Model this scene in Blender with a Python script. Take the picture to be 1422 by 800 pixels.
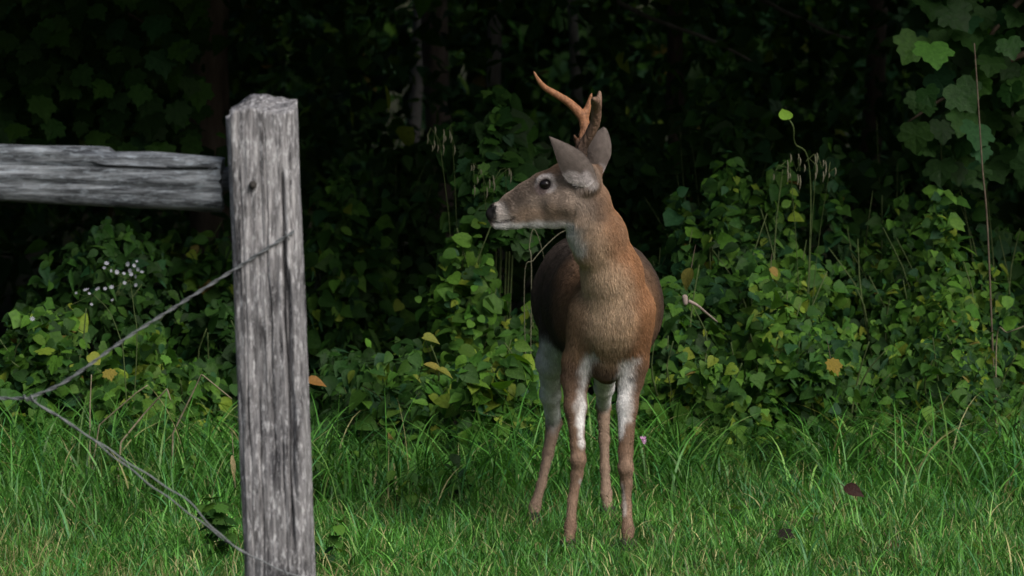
import bpy, math, random
import numpy as np
from mathutils import Vector, Matrix

for o in list(bpy.data.objects):
    bpy.data.objects.remove(o)
SC = bpy.context.scene
COL = SC.collection
R = math.radians
rng = np.random.default_rng(7)
random.seed(7)

# ------------------------------------------------------------------ camera
CAMZ, PITCH, FPX = 1.5, R(3.30), 6071.0          # eye height, downward tilt, focal length in photo pixels
cam = bpy.data.cameras.new('camera')
cam.sensor_width = 36.0
cam.lens = 36.0 * FPX / 1422.0
cam.clip_end = 2000.0
cam.dof.use_dof = True
cam.dof.focus_distance = 12.86
cam.dof.aperture_fstop = 8.0
cam_o = bpy.data.objects.new('camera', cam)
cam_o.location = (0, 0, CAMZ)
cam_o.rotation_euler = (R(90) - PITCH, 0, 0)
COL.objects.link(cam_o)
SC.camera = cam_o

# ------------------------------------------------------------------ world, sun, exposure
SUN_EL, SUN_AZ = R(43), R(141)                    # azimuth from +Y towards +X: behind the camera, to its right
w = bpy.data.worlds.new('World')
SC.world = w
w.use_nodes = True
nt = w.node_tree
sky = nt.nodes.new('ShaderNodeTexSky')
sky.sky_type = 'NISHITA'
sky.sun_disc = False
sky.sun_elevation = SUN_EL
sky.sun_rotation = SUN_AZ
sky.air_density = 1.0
sky.dust_density = 4.0
sky.ozone_density = 0.6
bg = nt.nodes['Background']
bg.inputs['Strength'].default_value = 0.055
nt.links.new(sky.outputs[0], bg.inputs[0])
sl = bpy.data.lights.new('sun', 'SUN')
sl.energy = 2.5
sl.angle = R(45)
sl.color = (1.0, 0.965, 0.92)
sun = bpy.data.objects.new('sun', sl)
sd = Vector((math.sin(SUN_AZ) * math.cos(SUN_EL), math.cos(SUN_AZ) * math.cos(SUN_EL), math.sin(SUN_EL)))
sun.rotation_euler = sd.to_track_quat('Z', 'Y').to_euler()
sun.location = sd * 30
COL.objects.link(sun)
vs = SC.view_settings
vs.view_transform = 'Standard'
vs.look = 'None'
vs.gamma = 1.0
vs.use_curve_mapping = False
vs.exposure = 0.50
SC.render.engine = 'CYCLES'
cy = SC.cycles
cy.use_denoising = True
cy.max_bounces = 5
cy.diffuse_bounces = 3
cy.glossy_bounces = 2
cy.transmission_bounces = 3
cy.transparent_max_bounces = 4
cy.sample_clamp_indirect = 3.0


# ------------------------------------------------------------------ helpers
def P(px, py, Y):
    """point at depth Y (metres from the camera) seen at photo pixel px, py"""
    a, b = (px - 711.0) / FPX, (400.0 - py) / FPX
    d = np.array([a, math.cos(PITCH) + b * math.sin(PITCH), -math.sin(PITCH) + b * math.cos(PITCH)])
    return np.array([0, 0, CAMZ]) + d * (Y / d[1])


def px2m(r, Y=12.9):
    return r * Y / FPX


def tag(o, label=None, cat=None, group=None, kind=None):
    if label: o['label'] = label
    if cat: o['category'] = cat
    if group: o['group'] = group
    if kind: o['kind'] = kind
    return o


def empty(name, loc):
    o = bpy.data.objects.new(name, None)
    o.location = tuple(loc)
    o.empty_display_size = 0.05
    COL.objects.link(o)
    return o


def mesh_np(name, V, faces=None, quads=None, tris=None, smooth=True, col=None):
    """mesh from numpy arrays; quads (n,4), tris (n,3); col (nv,3) -> attribute 'col'"""
    me = bpy.data.meshes.new(name)
    V = np.asarray(V, dtype=np.float32)
    if faces is not None:
        me.from_pydata(V.tolist(), [], faces)
    else:
        nq = 0 if quads is None else len(quads)
        ntr = 0 if tris is None else len(tris)
        loops = []
        if nq: loops.append(np.asarray(quads, dtype=np.int32).ravel())
        if ntr: loops.append(np.asarray(tris, dtype=np.int32).ravel())
        L = np.concatenate(loops)
        me.vertices.add(len(V))
        me.vertices.foreach_set('co', V.ravel())
        me.loops.add(len(L))
        me.loops.foreach_set('vertex_index', L)
        me.polygons.add(nq + ntr)
        st = np.concatenate([np.arange(nq) * 4, nq * 4 + np.arange(ntr) * 3]).astype(np.int32)
        me.polygons.foreach_set('loop_start', st)
        me.update(calc_edges=True)
    if smooth:
        me.polygons.foreach_set('use_smooth', np.ones(len(me.polygons), dtype=bool))
    if col is not None:
        at = me.attributes.new('col', 'FLOAT_COLOR', 'POINT')
        c4 = np.ones((len(V), 4), dtype=np.float32)
        c4[:, :3] = col
        at.data.foreach_set('color', c4.ravel())
    me.update()
    return me


def put(name, me, mat=None, parent=None, loc=None):
    o = bpy.data.objects.new(name, me)
    if mat and not me.materials: me.materials.append(mat)
    COL.objects.link(o)
    if loc is not None: o.location = tuple(loc)
    if parent is not None: o.parent = parent
    return o


def hash3(i, j, k, s):
    h = (i * 374761393 + j * 668265263 + k * 2147483647 + s * 974711) & 0xFFFFFFFF
    h = ((h ^ (h >> 13)) * 1274126177) & 0xFFFFFFFF
    return ((h ^ (h >> 16)) & 0xFFFF) / 65535.0


def vnoise(p, s=0):
    """value noise in -1..1 for points (n,3)"""
    p = np.asarray(p, dtype=np.float64)
    f = np.floor(p)
    i = f.astype(np.int64)
    t = p - f
    t = t * t * (3 - 2 * t)
    r = 0
    for a in (0, 1):
        for b in (0, 1):
            for c in (0, 1):
                wgt = (t[:, 0] if a else 1 - t[:, 0]) * (t[:, 1] if b else 1 - t[:, 1]) * (t[:, 2] if c else 1 - t[:, 2])
                r = r + wgt * hash3(i[:, 0] + a, i[:, 1] + b, i[:, 2] + c, s)
    return r * 2 - 1


def sstep(a, b, x):
    t = np.clip((x - a) / (b - a), 0, 1)
    return t * t * (3 - 2 * t)


def catmull(pts, n):
    """resample a polyline (k,d) smoothly to n points"""
    p = np.asarray(pts, dtype=float)
    p = np.vstack([2 * p[0] - p[1], p, 2 * p[-1] - p[-2]])
    k = len(p) - 3
    out = []
    for u in np.linspace(0, k - 1e-6, n):
        i = int(u); t = u - i
        a, b, c, d = p[i], p[i + 1], p[i + 2], p[i + 3]
        out.append(0.5 * ((2 * b) + (c - a) * t + (2 * a - 5 * b + 4 * c - d) * t * t + (3 * b - a - 3 * c + d) * t ** 3))
    return np.array(out)


def tube(path, rad, sides=6):
    """closed tube along a path; returns V, quads, tris"""
    path = np.asarray(path, dtype=float)
    n = len(path)
    rad = np.broadcast_to(np.asarray(rad, dtype=float), (n,))
    T = np.gradient(path, axis=0)
    T /= np.linalg.norm(T, axis=1)[:, None] + 1e-12
    ref = np.array([0.31, 0.2, 0.93]) if abs(T[0, 2]) < 0.9 else np.array([1.0, 0.1, 0])
    N = np.cross(T, ref); N /= np.linalg.norm(N, axis=1)[:, None] + 1e-12
    for i in range(1, n):                         # keep the frame from spinning
        v = N[i - 1] - T[i] * np.dot(N[i - 1], T[i])
        N[i] = v / (np.linalg.norm(v) + 1e-12)
    B = np.cross(T, N)
    a = np.arange(sides) * 2 * math.pi / sides
    V = path[:, None, :] + rad[:, None, None] * (np.cos(a)[None, :, None] * N[:, None, :] + np.sin(a)[None, :, None] * B[:, None, :])
    V = V.reshape(-1, 3)
    q = []
    for i in range(n - 1):
        for j in range(sides):
            k = (j + 1) % sides
            q.append((i * sides + j, i * sides + k, (i + 1) * sides + k, (i + 1) * sides + j))
    V = np.vstack([V, path[0], path[-1]])
    c0, c1 = len(V) - 2, len(V) - 1
    t = []
    for j in range(sides):
        k = (j + 1) % sides
        t.append((c0, k, j)); t.append((c1, (n - 1) * sides + j, (n - 1) * sides + k))
    return V, np.array(q), np.array(t)


def tube_obj(name, path, rad, mat, parent=None, sides=6, origin=None):
    V, q, t = tube(path, rad, sides)
    org = np.array(parent.location) if parent is not None else (np.asarray(path[0]) if origin is None else np.asarray(origin))
    o = put(name, mesh_np(name, V - org, quads=q, tris=t), mat, parent)
    if parent is None: o.location = tuple(org)
    return o


# ------------------------------------------------------------------ materials
def new_mat(name):
    m = bpy.data.materials.new(name)
    m.use_nodes = True
    t = m.node_tree
    t.nodes.clear()
    out = t.nodes.new('ShaderNodeOutputMaterial')
    return m, t, out


def N(t, kind, **kw):
    n = t.nodes.new(kind)
    for k, v in kw.items():
        if k.startswith('i_'):
            n.inputs[k[2:].replace('_', ' ')].default_value = v
        else:
            setattr(n, k, v)
    return n


def ramp(t, fac, stops):
    r = t.nodes.new('ShaderNodeValToRGB')
    e = r.color_ramp.elements
    while len(e) < len(stops): e.new(0.5)
    for el, (p, c) in zip(e, stops):
        el.position = p
        el.color = (c[0], c[1], c[2], 1) if len(c) == 3 else c
    t.links.new(fac, r.inputs[0])
    return r.outputs[0]


def mix(t, fac, a, b, mode='MIX'):
    n = t.nodes.new('ShaderNodeMix')
    n.data_type = 'RGBA'
    n.blend_type = mode
    for s, v in ((n.inputs[0], fac), (n.inputs[6], a), (n.inputs[7], b)):
        if hasattr(v, 'is_linked'): t.links.new(v, s)
        else: s.default_value = v if not isinstance(v, tuple) else (v[0], v[1], v[2], 1)
    return n.outputs[2]


def leaf_material(name, source, rough=0.55, trans=0.30, vein=True, spec=0.16):
    """source: 'object' takes the object's own colour, 'attr' the mesh attribute col"""
    m, t, out = new_mat(name)
    if source == 'object':
        s = N(t, 'ShaderNodeObjectInfo').outputs['Color']
    else:
        s = N(t, 'ShaderNodeAttribute', attribute_name='col').outputs['Color']
    tc = N(t, 'ShaderNodeTexCoord')
    nz = N(t, 'ShaderNodeTexNoise', i_Scale=9.0 if source == 'object' else 55.0, i_Detail=3.0, i_Roughness=0.6)
    t.links.new(tc.outputs['Object'], nz.inputs['Vector'])
    v = ramp(t, nz.outputs[0], [(0.3, (0.72, 0.74, 0.70)), (0.7, (1.2, 1.18, 1.1))])
    c = mix(t, 1.0, s, v, 'MULTIPLY')
    p = N(t, 'ShaderNodeBsdfPrincipled', i_Roughness=rough)
    p.inputs['Specular IOR Level'].default_value = spec
    t.links.new(c, p.inputs['Base Color'])
    if vein:
        b = N(t, 'ShaderNodeBump', i_Strength=0.25, i_Distance=0.02)
        t.links.new(nz.outputs[0], b.inputs['Height'])
        t.links.new(b.outputs[0], p.inputs['Normal'])
    tr = N(t, 'ShaderNodeBsdfTranslucent')
    tc2 = mix(t, 1.0, c, (1.25, 1.35, 0.55), 'MULTIPLY')
    t.links.new(tc2, tr.inputs['Color'])
    mx = N(t, 'ShaderNodeMixShader')
    mx.inputs[0].default_value = trans
    t.links.new(p.outputs[0], mx.inputs[1])
    t.links.new(tr.outputs[0], mx.inputs[2])
    t.links.new(mx.outputs[0], out.inputs[0])
    return m


def plain_material(name, c1, c2, scale=30.0, rough=0.8, stretch=(1, 1, 1), bump=0.3, dist=0.003, spec=0.3):
    m, t, out = new_mat(name)
    tc = N(t, 'ShaderNodeTexCoord')
    mp = N(t, 'ShaderNodeMapping')
    mp.inputs['Scale'].default_value = stretch
    t.links.new(tc.outputs['Object'], mp.inputs['Vector'])
    nz = N(t, 'ShaderNodeTexNoise', i_Scale=scale, i_Detail=6.0, i_Roughness=0.65)
    t.links.new(mp.outputs[0], nz.inputs['Vector'])
    c = ramp(t, nz.outputs[0], [(0.32, c1), (0.68, c2)])
    p = N(t, 'ShaderNodeBsdfPrincipled', i_Roughness=rough)
    p.inputs['Specular IOR Level'].default_value = spec
    t.links.new(c, p.inputs['Base Color'])
    b = N(t, 'ShaderNodeBump', i_Strength=bump, i_Distance=dist)
    t.links.new(nz.outputs[0], b.inputs['Height'])
    t.links.new(b.outputs[0], p.inputs['Normal'])
    t.links.new(p.outputs[0], out.inputs[0])
    return m


def attr_material(name, rough=0.7, spec=0.3, fine=300.0, amt=0.25, bump=0.2, dist=0.002):
    m, t, out = new_mat(name)
    s = N(t, 'ShaderNodeAttribute', attribute_name='col').outputs['Color']
    tc = N(t, 'ShaderNodeTexCoord')
    nz = N(t, 'ShaderNodeTexNoise', i_Scale=fine, i_Detail=4.0, i_Roughness=0.7)
    t.links.new(tc.outputs['Object'], nz.inputs['Vector'])
    v = ramp(t, nz.outputs[0], [(0.3, (1 - amt,) * 3), (0.7, (1 + amt,) * 3)])
    c = mix(t, 1.0, s, v, 'MULTIPLY')
    p = N(t, 'ShaderNodeBsdfPrincipled', i_Roughness=rough)
    p.inputs['Specular IOR Level'].default_value = spec
    t.links.new(c, p.inputs['Base Color'])
    b = N(t, 'ShaderNodeBump', i_Strength=bump, i_Distance=dist)
    t.links.new(nz.outputs[0], b.inputs['Height'])
    t.links.new(b.outputs[0], p.inputs['Normal'])
    t.links.new(p.outputs[0], out.inputs[0])
    return m


def wood_material(name, tones, along, lichen, cool=(1, 1, 1)):
    """weathered grey wood; along = index of the grain axis in object space"""
    m, t, out = new_mat(name)
    tc = N(t, 'ShaderNodeTexCoord')

    def noise(scale, stretch, detail=6.0, rough=0.65):
        mp = N(t, 'ShaderNodeMapping')
        s = [1.0, 1.0, 1.0]
        s[along] = stretch
        mp.inputs['Scale'].default_value = s
        t.links.new(tc.outputs['Object'], mp.inputs['Vector'])
        nz = N(t, 'ShaderNodeTexNoise', i_Scale=scale, i_Detail=detail, i_Roughness=rough)
        t.links.new(mp.outputs[0], nz.inputs['Vector'])
        return nz.outputs[0]
    fib = noise(150.0, 0.05, 5.0, 0.72)
    mid = noise(70.0, 0.11, 7.0, 0.76)
    big = noise(9.0, 0.5, 4.0, 0.6)
    spot = noise(120.0, 0.26, 5.0, 0.8)
    c = ramp(t, mid, [(0.36, tones[0]), (0.47, tones[1]), (0.58, tones[2]), (0.72, tones[3])])
    fr = ramp(t, fib, [(0.36, (0.22, 0.22, 0.23)), (0.50, (0.95, 0.95, 0.95)), (0.70, (1.3, 1.3, 1.28))])
    c = mix(t, 0.85, c, fr, 'MULTIPLY')
    br = ramp(t, big, [(0.36, (0.45, 0.45, 0.47)), (0.56, (1.0, 0.99, 0.98)), (0.7, (1.15, 1.13, 1.12))])
    c = mix(t, 1.0, c, br, 'MULTIPLY')
    lf = ramp(t, spot, [(0.52, (0, 0, 0)), (0.60, (0.5, 0.5, 0.5)), (0.68, (0.85, 0.85, 0.85))])
    c = mix(t, lf, c, lichen)
    c = mix(t, 1.0, c, cool, 'MULTIPLY')
    p = N(t, 'ShaderNodeBsdfPrincipled', i_Roughness=0.88)
    p.inputs['Specular IOR Level'].default_value = 0.2
    t.links.new(c, p.inputs['Base Color'])
    b1 = N(t, 'ShaderNodeBump', i_Strength=0.7, i_Distance=0.003)
    t.links.new(fib, b1.inputs['Height'])
    b2 = N(t, 'ShaderNodeBump', i_Strength=0.6, i_Distance=0.006)
    t.links.new(mid, b2.inputs['Height'])
    t.links.new(b1.outputs[0], b2.inputs['Normal'])
    t.links.new(b2.outputs[0], p.inputs['Normal'])
    t.links.new(p.outputs[0], out.inputs[0])
    return m


M_LEAF = leaf_material('leaf', 'object')
M_FOL = leaf_material('foliage', 'attr')
M_GRASS = leaf_material('grass', 'attr', rough=0.42, trans=0.22, vein=False, spec=0.25)
M_STEM = plain_material('green_stem', (0.035, 0.06, 0.015), (0.09, 0.12, 0.04), 40)
M_DRY = plain_material('dry_stem', (0.16, 0.13, 0.08), (0.33, 0.28, 0.19), 60)
M_BARK = plain_material('bark', (0.06, 0.048, 0.042), (0.17, 0.14, 0.12), 14, 0.9, (1, 1, 0.25), 0.8, 0.02)
M_BARKG = plain_material('grey_bark', (0.10, 0.097, 0.093), (0.25, 0.245, 0.24), 12, 0.9, (1, 1, 0.3), 0.7, 0.015)
M_SPIKE = plain_material('pale_spikelet', (0.07, 0.07, 0.04), (0.17, 0.16, 0.11), 60)
M_WOODY = plain_material('woody_twig', (0.05, 0.035, 0.025), (0.13, 0.10, 0.07), 40)
M_POST = wood_material('weathered_post_wood', [(0.05, 0.049, 0.052), (0.21, 0.207, 0.214), (0.34, 0.336, 0.347), (0.48, 0.476, 0.49)], 2, (0.70, 0.70, 0.72))
M_RAIL = wood_material('weathered_rail_wood', [(0.03, 0.032, 0.035), (0.13, 0.135, 0.14), (0.25, 0.26, 0.27), (0.38, 0.39, 0.40)], 0, (0.33, 0.355, 0.375), (0.94, 1.0, 1.06))
M_WIRE = plain_material('galvanised_wire', (0.07, 0.078, 0.082), (0.20, 0.215, 0.225), 160, 0.55, (1, 1, 1), 0.3, 0.0006, 0.6)


# ------------------------------------------------------------------ ground
def build_ground():
    xs = np.concatenate([np.linspace(-400, -6, 8)[:-1], np.linspace(-6, 6, 61), np.linspace(6, 400, 8)[1:]])
    ys = np.concatenate([np.linspace(-400, 6, 8)[:-1], np.linspace(6, 24, 91), np.linspace(24, 500, 10)[1:]])
    X, Y = np.meshgrid(xs, ys, indexing='ij')
    Z = 0.012 * vnoise(np.stack([X.ravel() * 1.7, Y.ravel() * 1.7, 0 * X.ravel()], 1), 3).reshape(X.shape) - 0.042
    Z = np.where((np.abs(X) < 6) & (Y > 6) & (Y < 24), Z, -0.042)
    V = np.stack([X, Y, Z], -1).reshape(-1, 3)
    nx, ny = X.shape
    I = np.arange(nx * ny).reshape(nx, ny)
    q = np.stack([I[:-1, :-1], I[1:, :-1], I[1:, 1:], I[:-1, 1:]], -1).reshape(-1, 4)
    m, t, out = new_mat('soil_and_litter')
    tc = N(t, 'ShaderNodeTexCoord')
    n1 = N(t, 'ShaderNodeTexNoise', i_Scale=14.0, i_Detail=8.0, i_Roughness=0.7)
    n2 = N(t, 'ShaderNodeTexNoise', i_Scale=0.9, i_Detail=4.0)
    t.links.new(tc.outputs['Object'], n1.inputs['Vector'])
    t.links.new(tc.outputs['Object'], n2.inputs['Vector'])
    a = ramp(t, n1.outputs[0], [(0.3, (0.018, 0.022, 0.008)), (0.55, (0.035, 0.05, 0.014)), (0.75, (0.07, 0.075, 0.03))])
    b = ramp(t, n1.outputs[0], [(0.3, (0.016, 0.012, 0.008)), (0.7, (0.06, 0.042, 0.026))])
    c = mix(t, ramp(t, n2.outputs[0], [(0.45, (0, 0, 0)), (0.6, (1, 1, 1))]), a, b)
    p = N(t, 'ShaderNodeBsdfPrincipled', i_Roughness=0.95)
    t.links.new(c, p.inputs['Base Color'])
    bp = N(t, 'ShaderNodeBump', i_Strength=0.8, i_Distance=0.03)
    t.links.new(n1.outputs[0], bp.inputs['Height'])
    t.links.new(bp.outputs[0], p.inputs['Normal'])
    t.links.new(p.outputs[0], out.inputs[0])
    tag(put('ground', mesh_np('ground', V, quads=q), m), kind='structure')


build_ground()


def build_sky_block():  # added slope behind the wood, stops sky leaking through the leaves
    xs, ys = np.linspace(-70, 70, 57), np.linspace(43, 90, 24)
    X, Y = np.meshgrid(xs, ys, indexing='ij')
    Z = -0.3 + 11 * sstep(0, 1, (Y - 43) / 30) + 0.9 * vnoise(np.stack([X.ravel() * 0.15, Y.ravel() * 0.2, 0 * X.ravel()], 1), 8).reshape(X.shape) * sstep(0, 1, (Y - 43) / 8)
    V = np.stack([X, Y, Z], -1).reshape(-1, 3)
    I = np.arange(X.size).reshape(X.shape)
    q = np.stack([I[:-1, :-1], I[1:, :-1], I[1:, 1:], I[:-1, 1:]], -1).reshape(-1, 4)
    tag(put('sky_block_slope', mesh_np('sky_block_slope', V, quads=q), plain_material('dark_slope', (0.012, 0.014, 0.007), (0.04, 0.045, 0.02), 1.5, 0.95, (1, 1, 1), 0.6, 0.2)), kind='structure')


build_sky_block()


# ------------------------------------------------------------------ leaf shapes (stalk at 0, tip along +Y, face up +Z, length 1)
def blade_leaf(profile, fold=0.28, curl=0.22, wave=0.0):
    ts = [p[0] for p in profile]
    V, F = [], []
    for i, (t, wd) in enumerate(profile):
        z = -curl * t * t
        V += [(-wd, t, z + fold * wd + wave * math.sin(9 * t)), (0, t, z), (wd, t, z + fold * wd + wave * math.sin(9 * t + 2))]
    for i in range(len(profile) - 1):
        a = i * 3
        F += [(a, a + 1, a + 4, a + 3), (a + 1, a + 2, a + 5, a + 4)]
    return np.array(V, dtype=float), F


def lobed_leaf(pts, cup=0.18, droop=0.2):
    """pts: right half outline from stalk notch to tip as (x, y)"""
    c = (0, 0.38)
    out = [p for p in pts] + [(-x, y) for x, y in reversed(pts[:-1])]
    V = [(c[0], c[1], 0.0)]
    for x, y in out:
        r2 = x * x + (y - c[1]) ** 2
        V.append((x, y, cup * abs(x) * 0.6 - droop * r2))
    n = len(out)
    F = [(0, 1 + i, 1 + (i + 1) % n) for i in range(n)]
    return np.array(V, dtype=float), F


SHAPES = {
    'heart': blade_leaf([(0.02, 0.02), (-0.06, 0.2), (0.04, 0.38), (0.22, 0.46), (0.45, 0.40), (0.68, 0.25), (0.86, 0.10), (1.0, 0.005)]),
    'ovate': blade_leaf([(0.0, 0.015), (0.08, 0.16), (0.24, 0.30), (0.45, 0.33), (0.66, 0.24), (0.85, 0.10), (1.0, 0.005)], 0.3, 0.3),
    'round': blade_leaf([(0.0, 0.02), (0.0, 0.22), (0.12, 0.40), (0.36, 0.49), (0.62, 0.43), (0.84, 0.25), (0.95, 0.08), (1.0, 0.01)], 0.16, 0.18),
    'lance': blade_leaf([(0.0, 0.012), (0.12, 0.06), (0.32, 0.105), (0.55, 0.10), (0.78, 0.06), (1.0, 0.004)], 0.4, 0.45),
    'ivy': lobed_leaf([(0.0, 0.06), (0.14, 0.0), (0.40, 0.10), (0.50, 0.30), (0.36, 0.44), (0.30, 0.58), (0.16, 0.80), (0.0, 1.0)], 0.3, 0.3),
    'maple': lobed_leaf([(0.0, 0.06), (0.20, 0.0), (0.24, 0.11), (0.46, 0.16), (0.42, 0.32), (0.55, 0.52), (0.44, 0.55), (0.42, 0.65), (0.27, 0.60), (0.21, 0.77), (0.11, 0.79), (0.0, 1.0)]),
    'grape': lobed_leaf([(0.0, 0.12), (0.10, 0.0), (0.32, 0.0), (0.46, 0.12), (0.44, 0.28), (0.58, 0.42), (0.50, 0.58), (0.34, 0.58), (0.33, 0.74), (0.18, 0.80), (0.10, 0.92), (0.0, 1.0)], 0.3, 0.25),
}
SIMPLE = {
    'heart': blade_leaf([(0.0, 0.12), (0.2, 0.45), (0.55, 0.34), (1.0, 0.01)]),
    'ovate': blade_leaf([(0.0, 0.03), (0.3, 0.32), (0.6, 0.27), (1.0, 0.01)]),
    'round': blade_leaf([(0.0, 0.1), (0.2, 0.45), (0.7, 0.4), (1.0, 0.03)]),
    'lance': blade_leaf([(0.0, 0.02), (0.3, 0.1), (0.65, 0.09), (1.0, 0.004)]),
    'ivy': lobed_leaf([(0.0, 0.05), (0.40, 0.08), (0.46, 0.34), (0.20, 0.7), (0.0, 1.0)], 0.3, 0.3),
    'maple': lobed_leaf([(0.0, 0.05), (0.30, 0.04), (0.46, 0.18), (0.39, 0.34), (0.53, 0.54), (0.28, 0.58), (0.18, 0.8), (0.0, 1.0)]),
    'grape': lobed_leaf([(0.0, 0.1), (0.34, 0.0), (0.58, 0.40), (0.34, 0.6), (0.0, 1.0)]),
}
LEAF_ME = {}
for k, (V, F) in SHAPES.items():
    me = mesh_np('leaf_' + k, V, faces=F, smooth=(k not in ('maple', 'grape')))
    me.materials.append(M_LEAF)
    LEAF_ME[k] = me

GREENS = np.array([(0.022, 0.062, 0.014), (0.034, 0.095, 0.018), (0.050, 0.130, 0.020), (0.090, 0.200, 0.028), (0.028, 0.088, 0.034), (0.19, 0.27, 0.035), (0.16, 0.13, 0.03)])
PAL = {
    'mid': (0.20, 0.26, 0.24, 0.15, 0.11, 0.035, 0.004),
    'bright': (0.08, 0.16, 0.28, 0.34, 0.06, 0.08, 0.004),
    'dark': (0.50, 0.34, 0.07, 0.0, 0.09, 0.0, 0.0),  # deepest greens, also used to darken leaves that stand in shade
    'cool': (0.22, 0.26, 0.16, 0.04, 0.30, 0.015, 0.005),
}


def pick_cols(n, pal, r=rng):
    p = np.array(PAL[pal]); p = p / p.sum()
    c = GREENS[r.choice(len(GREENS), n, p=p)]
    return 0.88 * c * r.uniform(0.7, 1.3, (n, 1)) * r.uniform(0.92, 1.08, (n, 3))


def frames(nrm, tip):
    nrm = nrm / (np.linalg.norm(nrm, axis=1)[:, None] + 1e-9)
    tip = tip - nrm * np.sum(nrm * tip, 1)[:, None]
    tip = tip / (np.linalg.norm(tip, axis=1)[:, None] + 1e-9)
    side = np.cross(tip, nrm)
    return np.stack([side, tip, nrm], -1)          # (n,3,3) columns


def joined_leaves(name, pos, fr, size, cols, kinds, shapes=SIMPLE):
    """one mesh of many leaves: kinds = array of shape names"""
    Vs, Q, T, C = [], [], [], []
    off = 0
    kinds = np.asarray(kinds)
    for k in np.unique(kinds):
        s = kinds == k
        LV, LF = shapes[k]
        n = s.sum()
        W = np.einsum('nij,vj->nvi', fr[s], LV) * size[s][:, None, None] + pos[s][:, None, :]
        Vs.append(W.reshape(-1, 3))
        C.append(np.repeat(cols[s], len(LV), axis=0))
        base = off + np.arange(n)[:, None, None] * len(LV)
        lf = np.array(LF)
        (Q if lf.shape[1] == 4 else T).append((base + lf[None]).reshape(-1, lf.shape[1]))
        off += n * len(LV)
    return mesh_np(name, np.vstack(Vs), quads=np.vstack(Q) if Q else None, tris=np.vstack(T) if T else None,
                   smooth=True, col=np.vstack(C))


def add_leaf(parent, kind, pos, nrm, tip, size, col, name='leaf'):
    f = frames(np.array([nrm], dtype=float), np.array([tip], dtype=float))[0]
    o = bpy.data.objects.new(name, LEAF_ME[kind])
    M = Matrix(((f[0, 0] * size, f[0, 1] * size, f[0, 2] * size, pos[0]),
                (f[1, 0] * size, f[1, 1] * size, f[1, 2] * size, pos[1]),
                (f[2, 0] * size, f[2, 1] * size, f[2, 2] * size, pos[2]), (0, 0, 0, 1)))
    o.color = (col[0], col[1], col[2], 1)
    COL.objects.link(o)
    o.parent = parent
    o.matrix_local = Matrix.Translation(-Vector(parent.location)) @ M
    return o


# ------------------------------------------------------------------ vine and shrub clumps
def clump(name, label, cat, px, hw_px, D, top_py, n_leaf, n_fol, kinds, size, pal='mid', group=None,
          slope=0.9, zmin=0.02, depth=0.5, palf=None, flat=0.5, nstem=5, seed=0, bottom_py=None, side=0.0):
    """a mound of leaves on stems whose front leans back; named leaves in front, a joined mass of leaves behind"""
    r = np.random.default_rng(1000 + seed)
    n_leaf, n_fol, size = int(n_leaf * 1.45), int(n_fol * 1.9), size * 0.8
    c = P(px, 600, D)
    h = P(px, top_py, D + 0.4 * slope)[2]
    z0 = zmin if bottom_py is None else P(px, bottom_py, D)[2]
    hw = hw_px * D / FPX
    root = empty(name, (c[0], D + 0.35, 0))
    tag(root, label, cat, group)

    def scatter(n, dmax):
        u = np.clip(r.normal(0, 0.55, n), -1.25, 1.25)
        H = z0 + (h - z0) * np.clip(1 - 0.24 * u ** 2, 0.15, 1) * (0.92 + 0.22 * vnoise(np.stack([u * 2.3 + seed * 7, 0 * u, 0 * u], 1), seed))
        v = r.uniform(0, 1, n) ** 0.85
        z = z0 + (H - z0) * v
        x = c[0] + u * hw + side * v * hw
        bumps = 0.24 * vnoise(np.stack([x * 4.6, z * 5.4, 0 * x + seed], 1), 5)
        y = D + slope * (v ** 1.3) * (h - z0) + bumps + r.exponential(dmax, n) + 0.10 * u ** 2
        p = np.stack([x, y, z], 1)
        nr = np.stack([u * 0.35 + r.normal(0, 0.50, n), -0.60 + r.normal(0, 0.42, n), flat + 0.15 + r.normal(0, 0.40, n)], 1)
        tp = np.stack([r.normal(0, 0.85, n), r.normal(-0.35, 0.45, n), r.normal(-0.65, 0.45, n)], 1)
        return p, nr, tp
    p, nr, tp = scatter(n_leaf, 0.05)
    cols = pick_cols(n_leaf, pal, r)
    for i in range(n_leaf):
        s = size * min(1.7, max(0.38, r.lognormal(-0.14, 0.36)))
        add_leaf(root, kinds[r.integers(len(kinds))], p[i], nr[i], tp[i], s, cols[i])
    p, nr, tp = scatter(n_fol, depth * 0.45)
    p[:, 1] += 0.04
    k = np.array(kinds)[r.integers(len(kinds), size=n_fol)]
    me = joined_leaves('foliage', p - np.array(root.location), frames(nr, tp), size * np.clip(r.lognormal(-0.1, 0.38, n_fol), 0.4, 1.8), pick_cols(n_fol, palf or pal, r), k)
    tag(put('foliage', me, M_FOL, root), kind='stuff')
    for i in range(nstem):
        u = r.uniform(-0.7, 0.7)
        hh = h * r.uniform(0.6, 0.98)
        path = catmull([(c[0] + u * hw * 0.5, D + 0.35, -0.05), (c[0] + u * hw * 0.7, D + 0.3 + 0.3 * slope * hh, hh * 0.4),
                        (c[0] + u * hw, D + 0.2 + 0.6 * slope * hh, hh * 0.75), (c[0] + u * hw * 1.2 + r.normal(0, 0.05), D + 0.1 + slope * hh * 0.8, hh)], 9)
        tube_obj('stem', path, np.linspace(0.006, 0.0018, 9), M_STEM, root, 5)
    return root


VG = 'vine covered clumps along the wood edge'
H3 = ['heart', 'ivy', 'ovate', 'round', 'ivy', 'heart', 'lance']
H4 = ['ivy', 'ovate', 'ovate', 'lance', 'heart']
H5 = ['round', 'round', 'ivy', 'heart']
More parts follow.
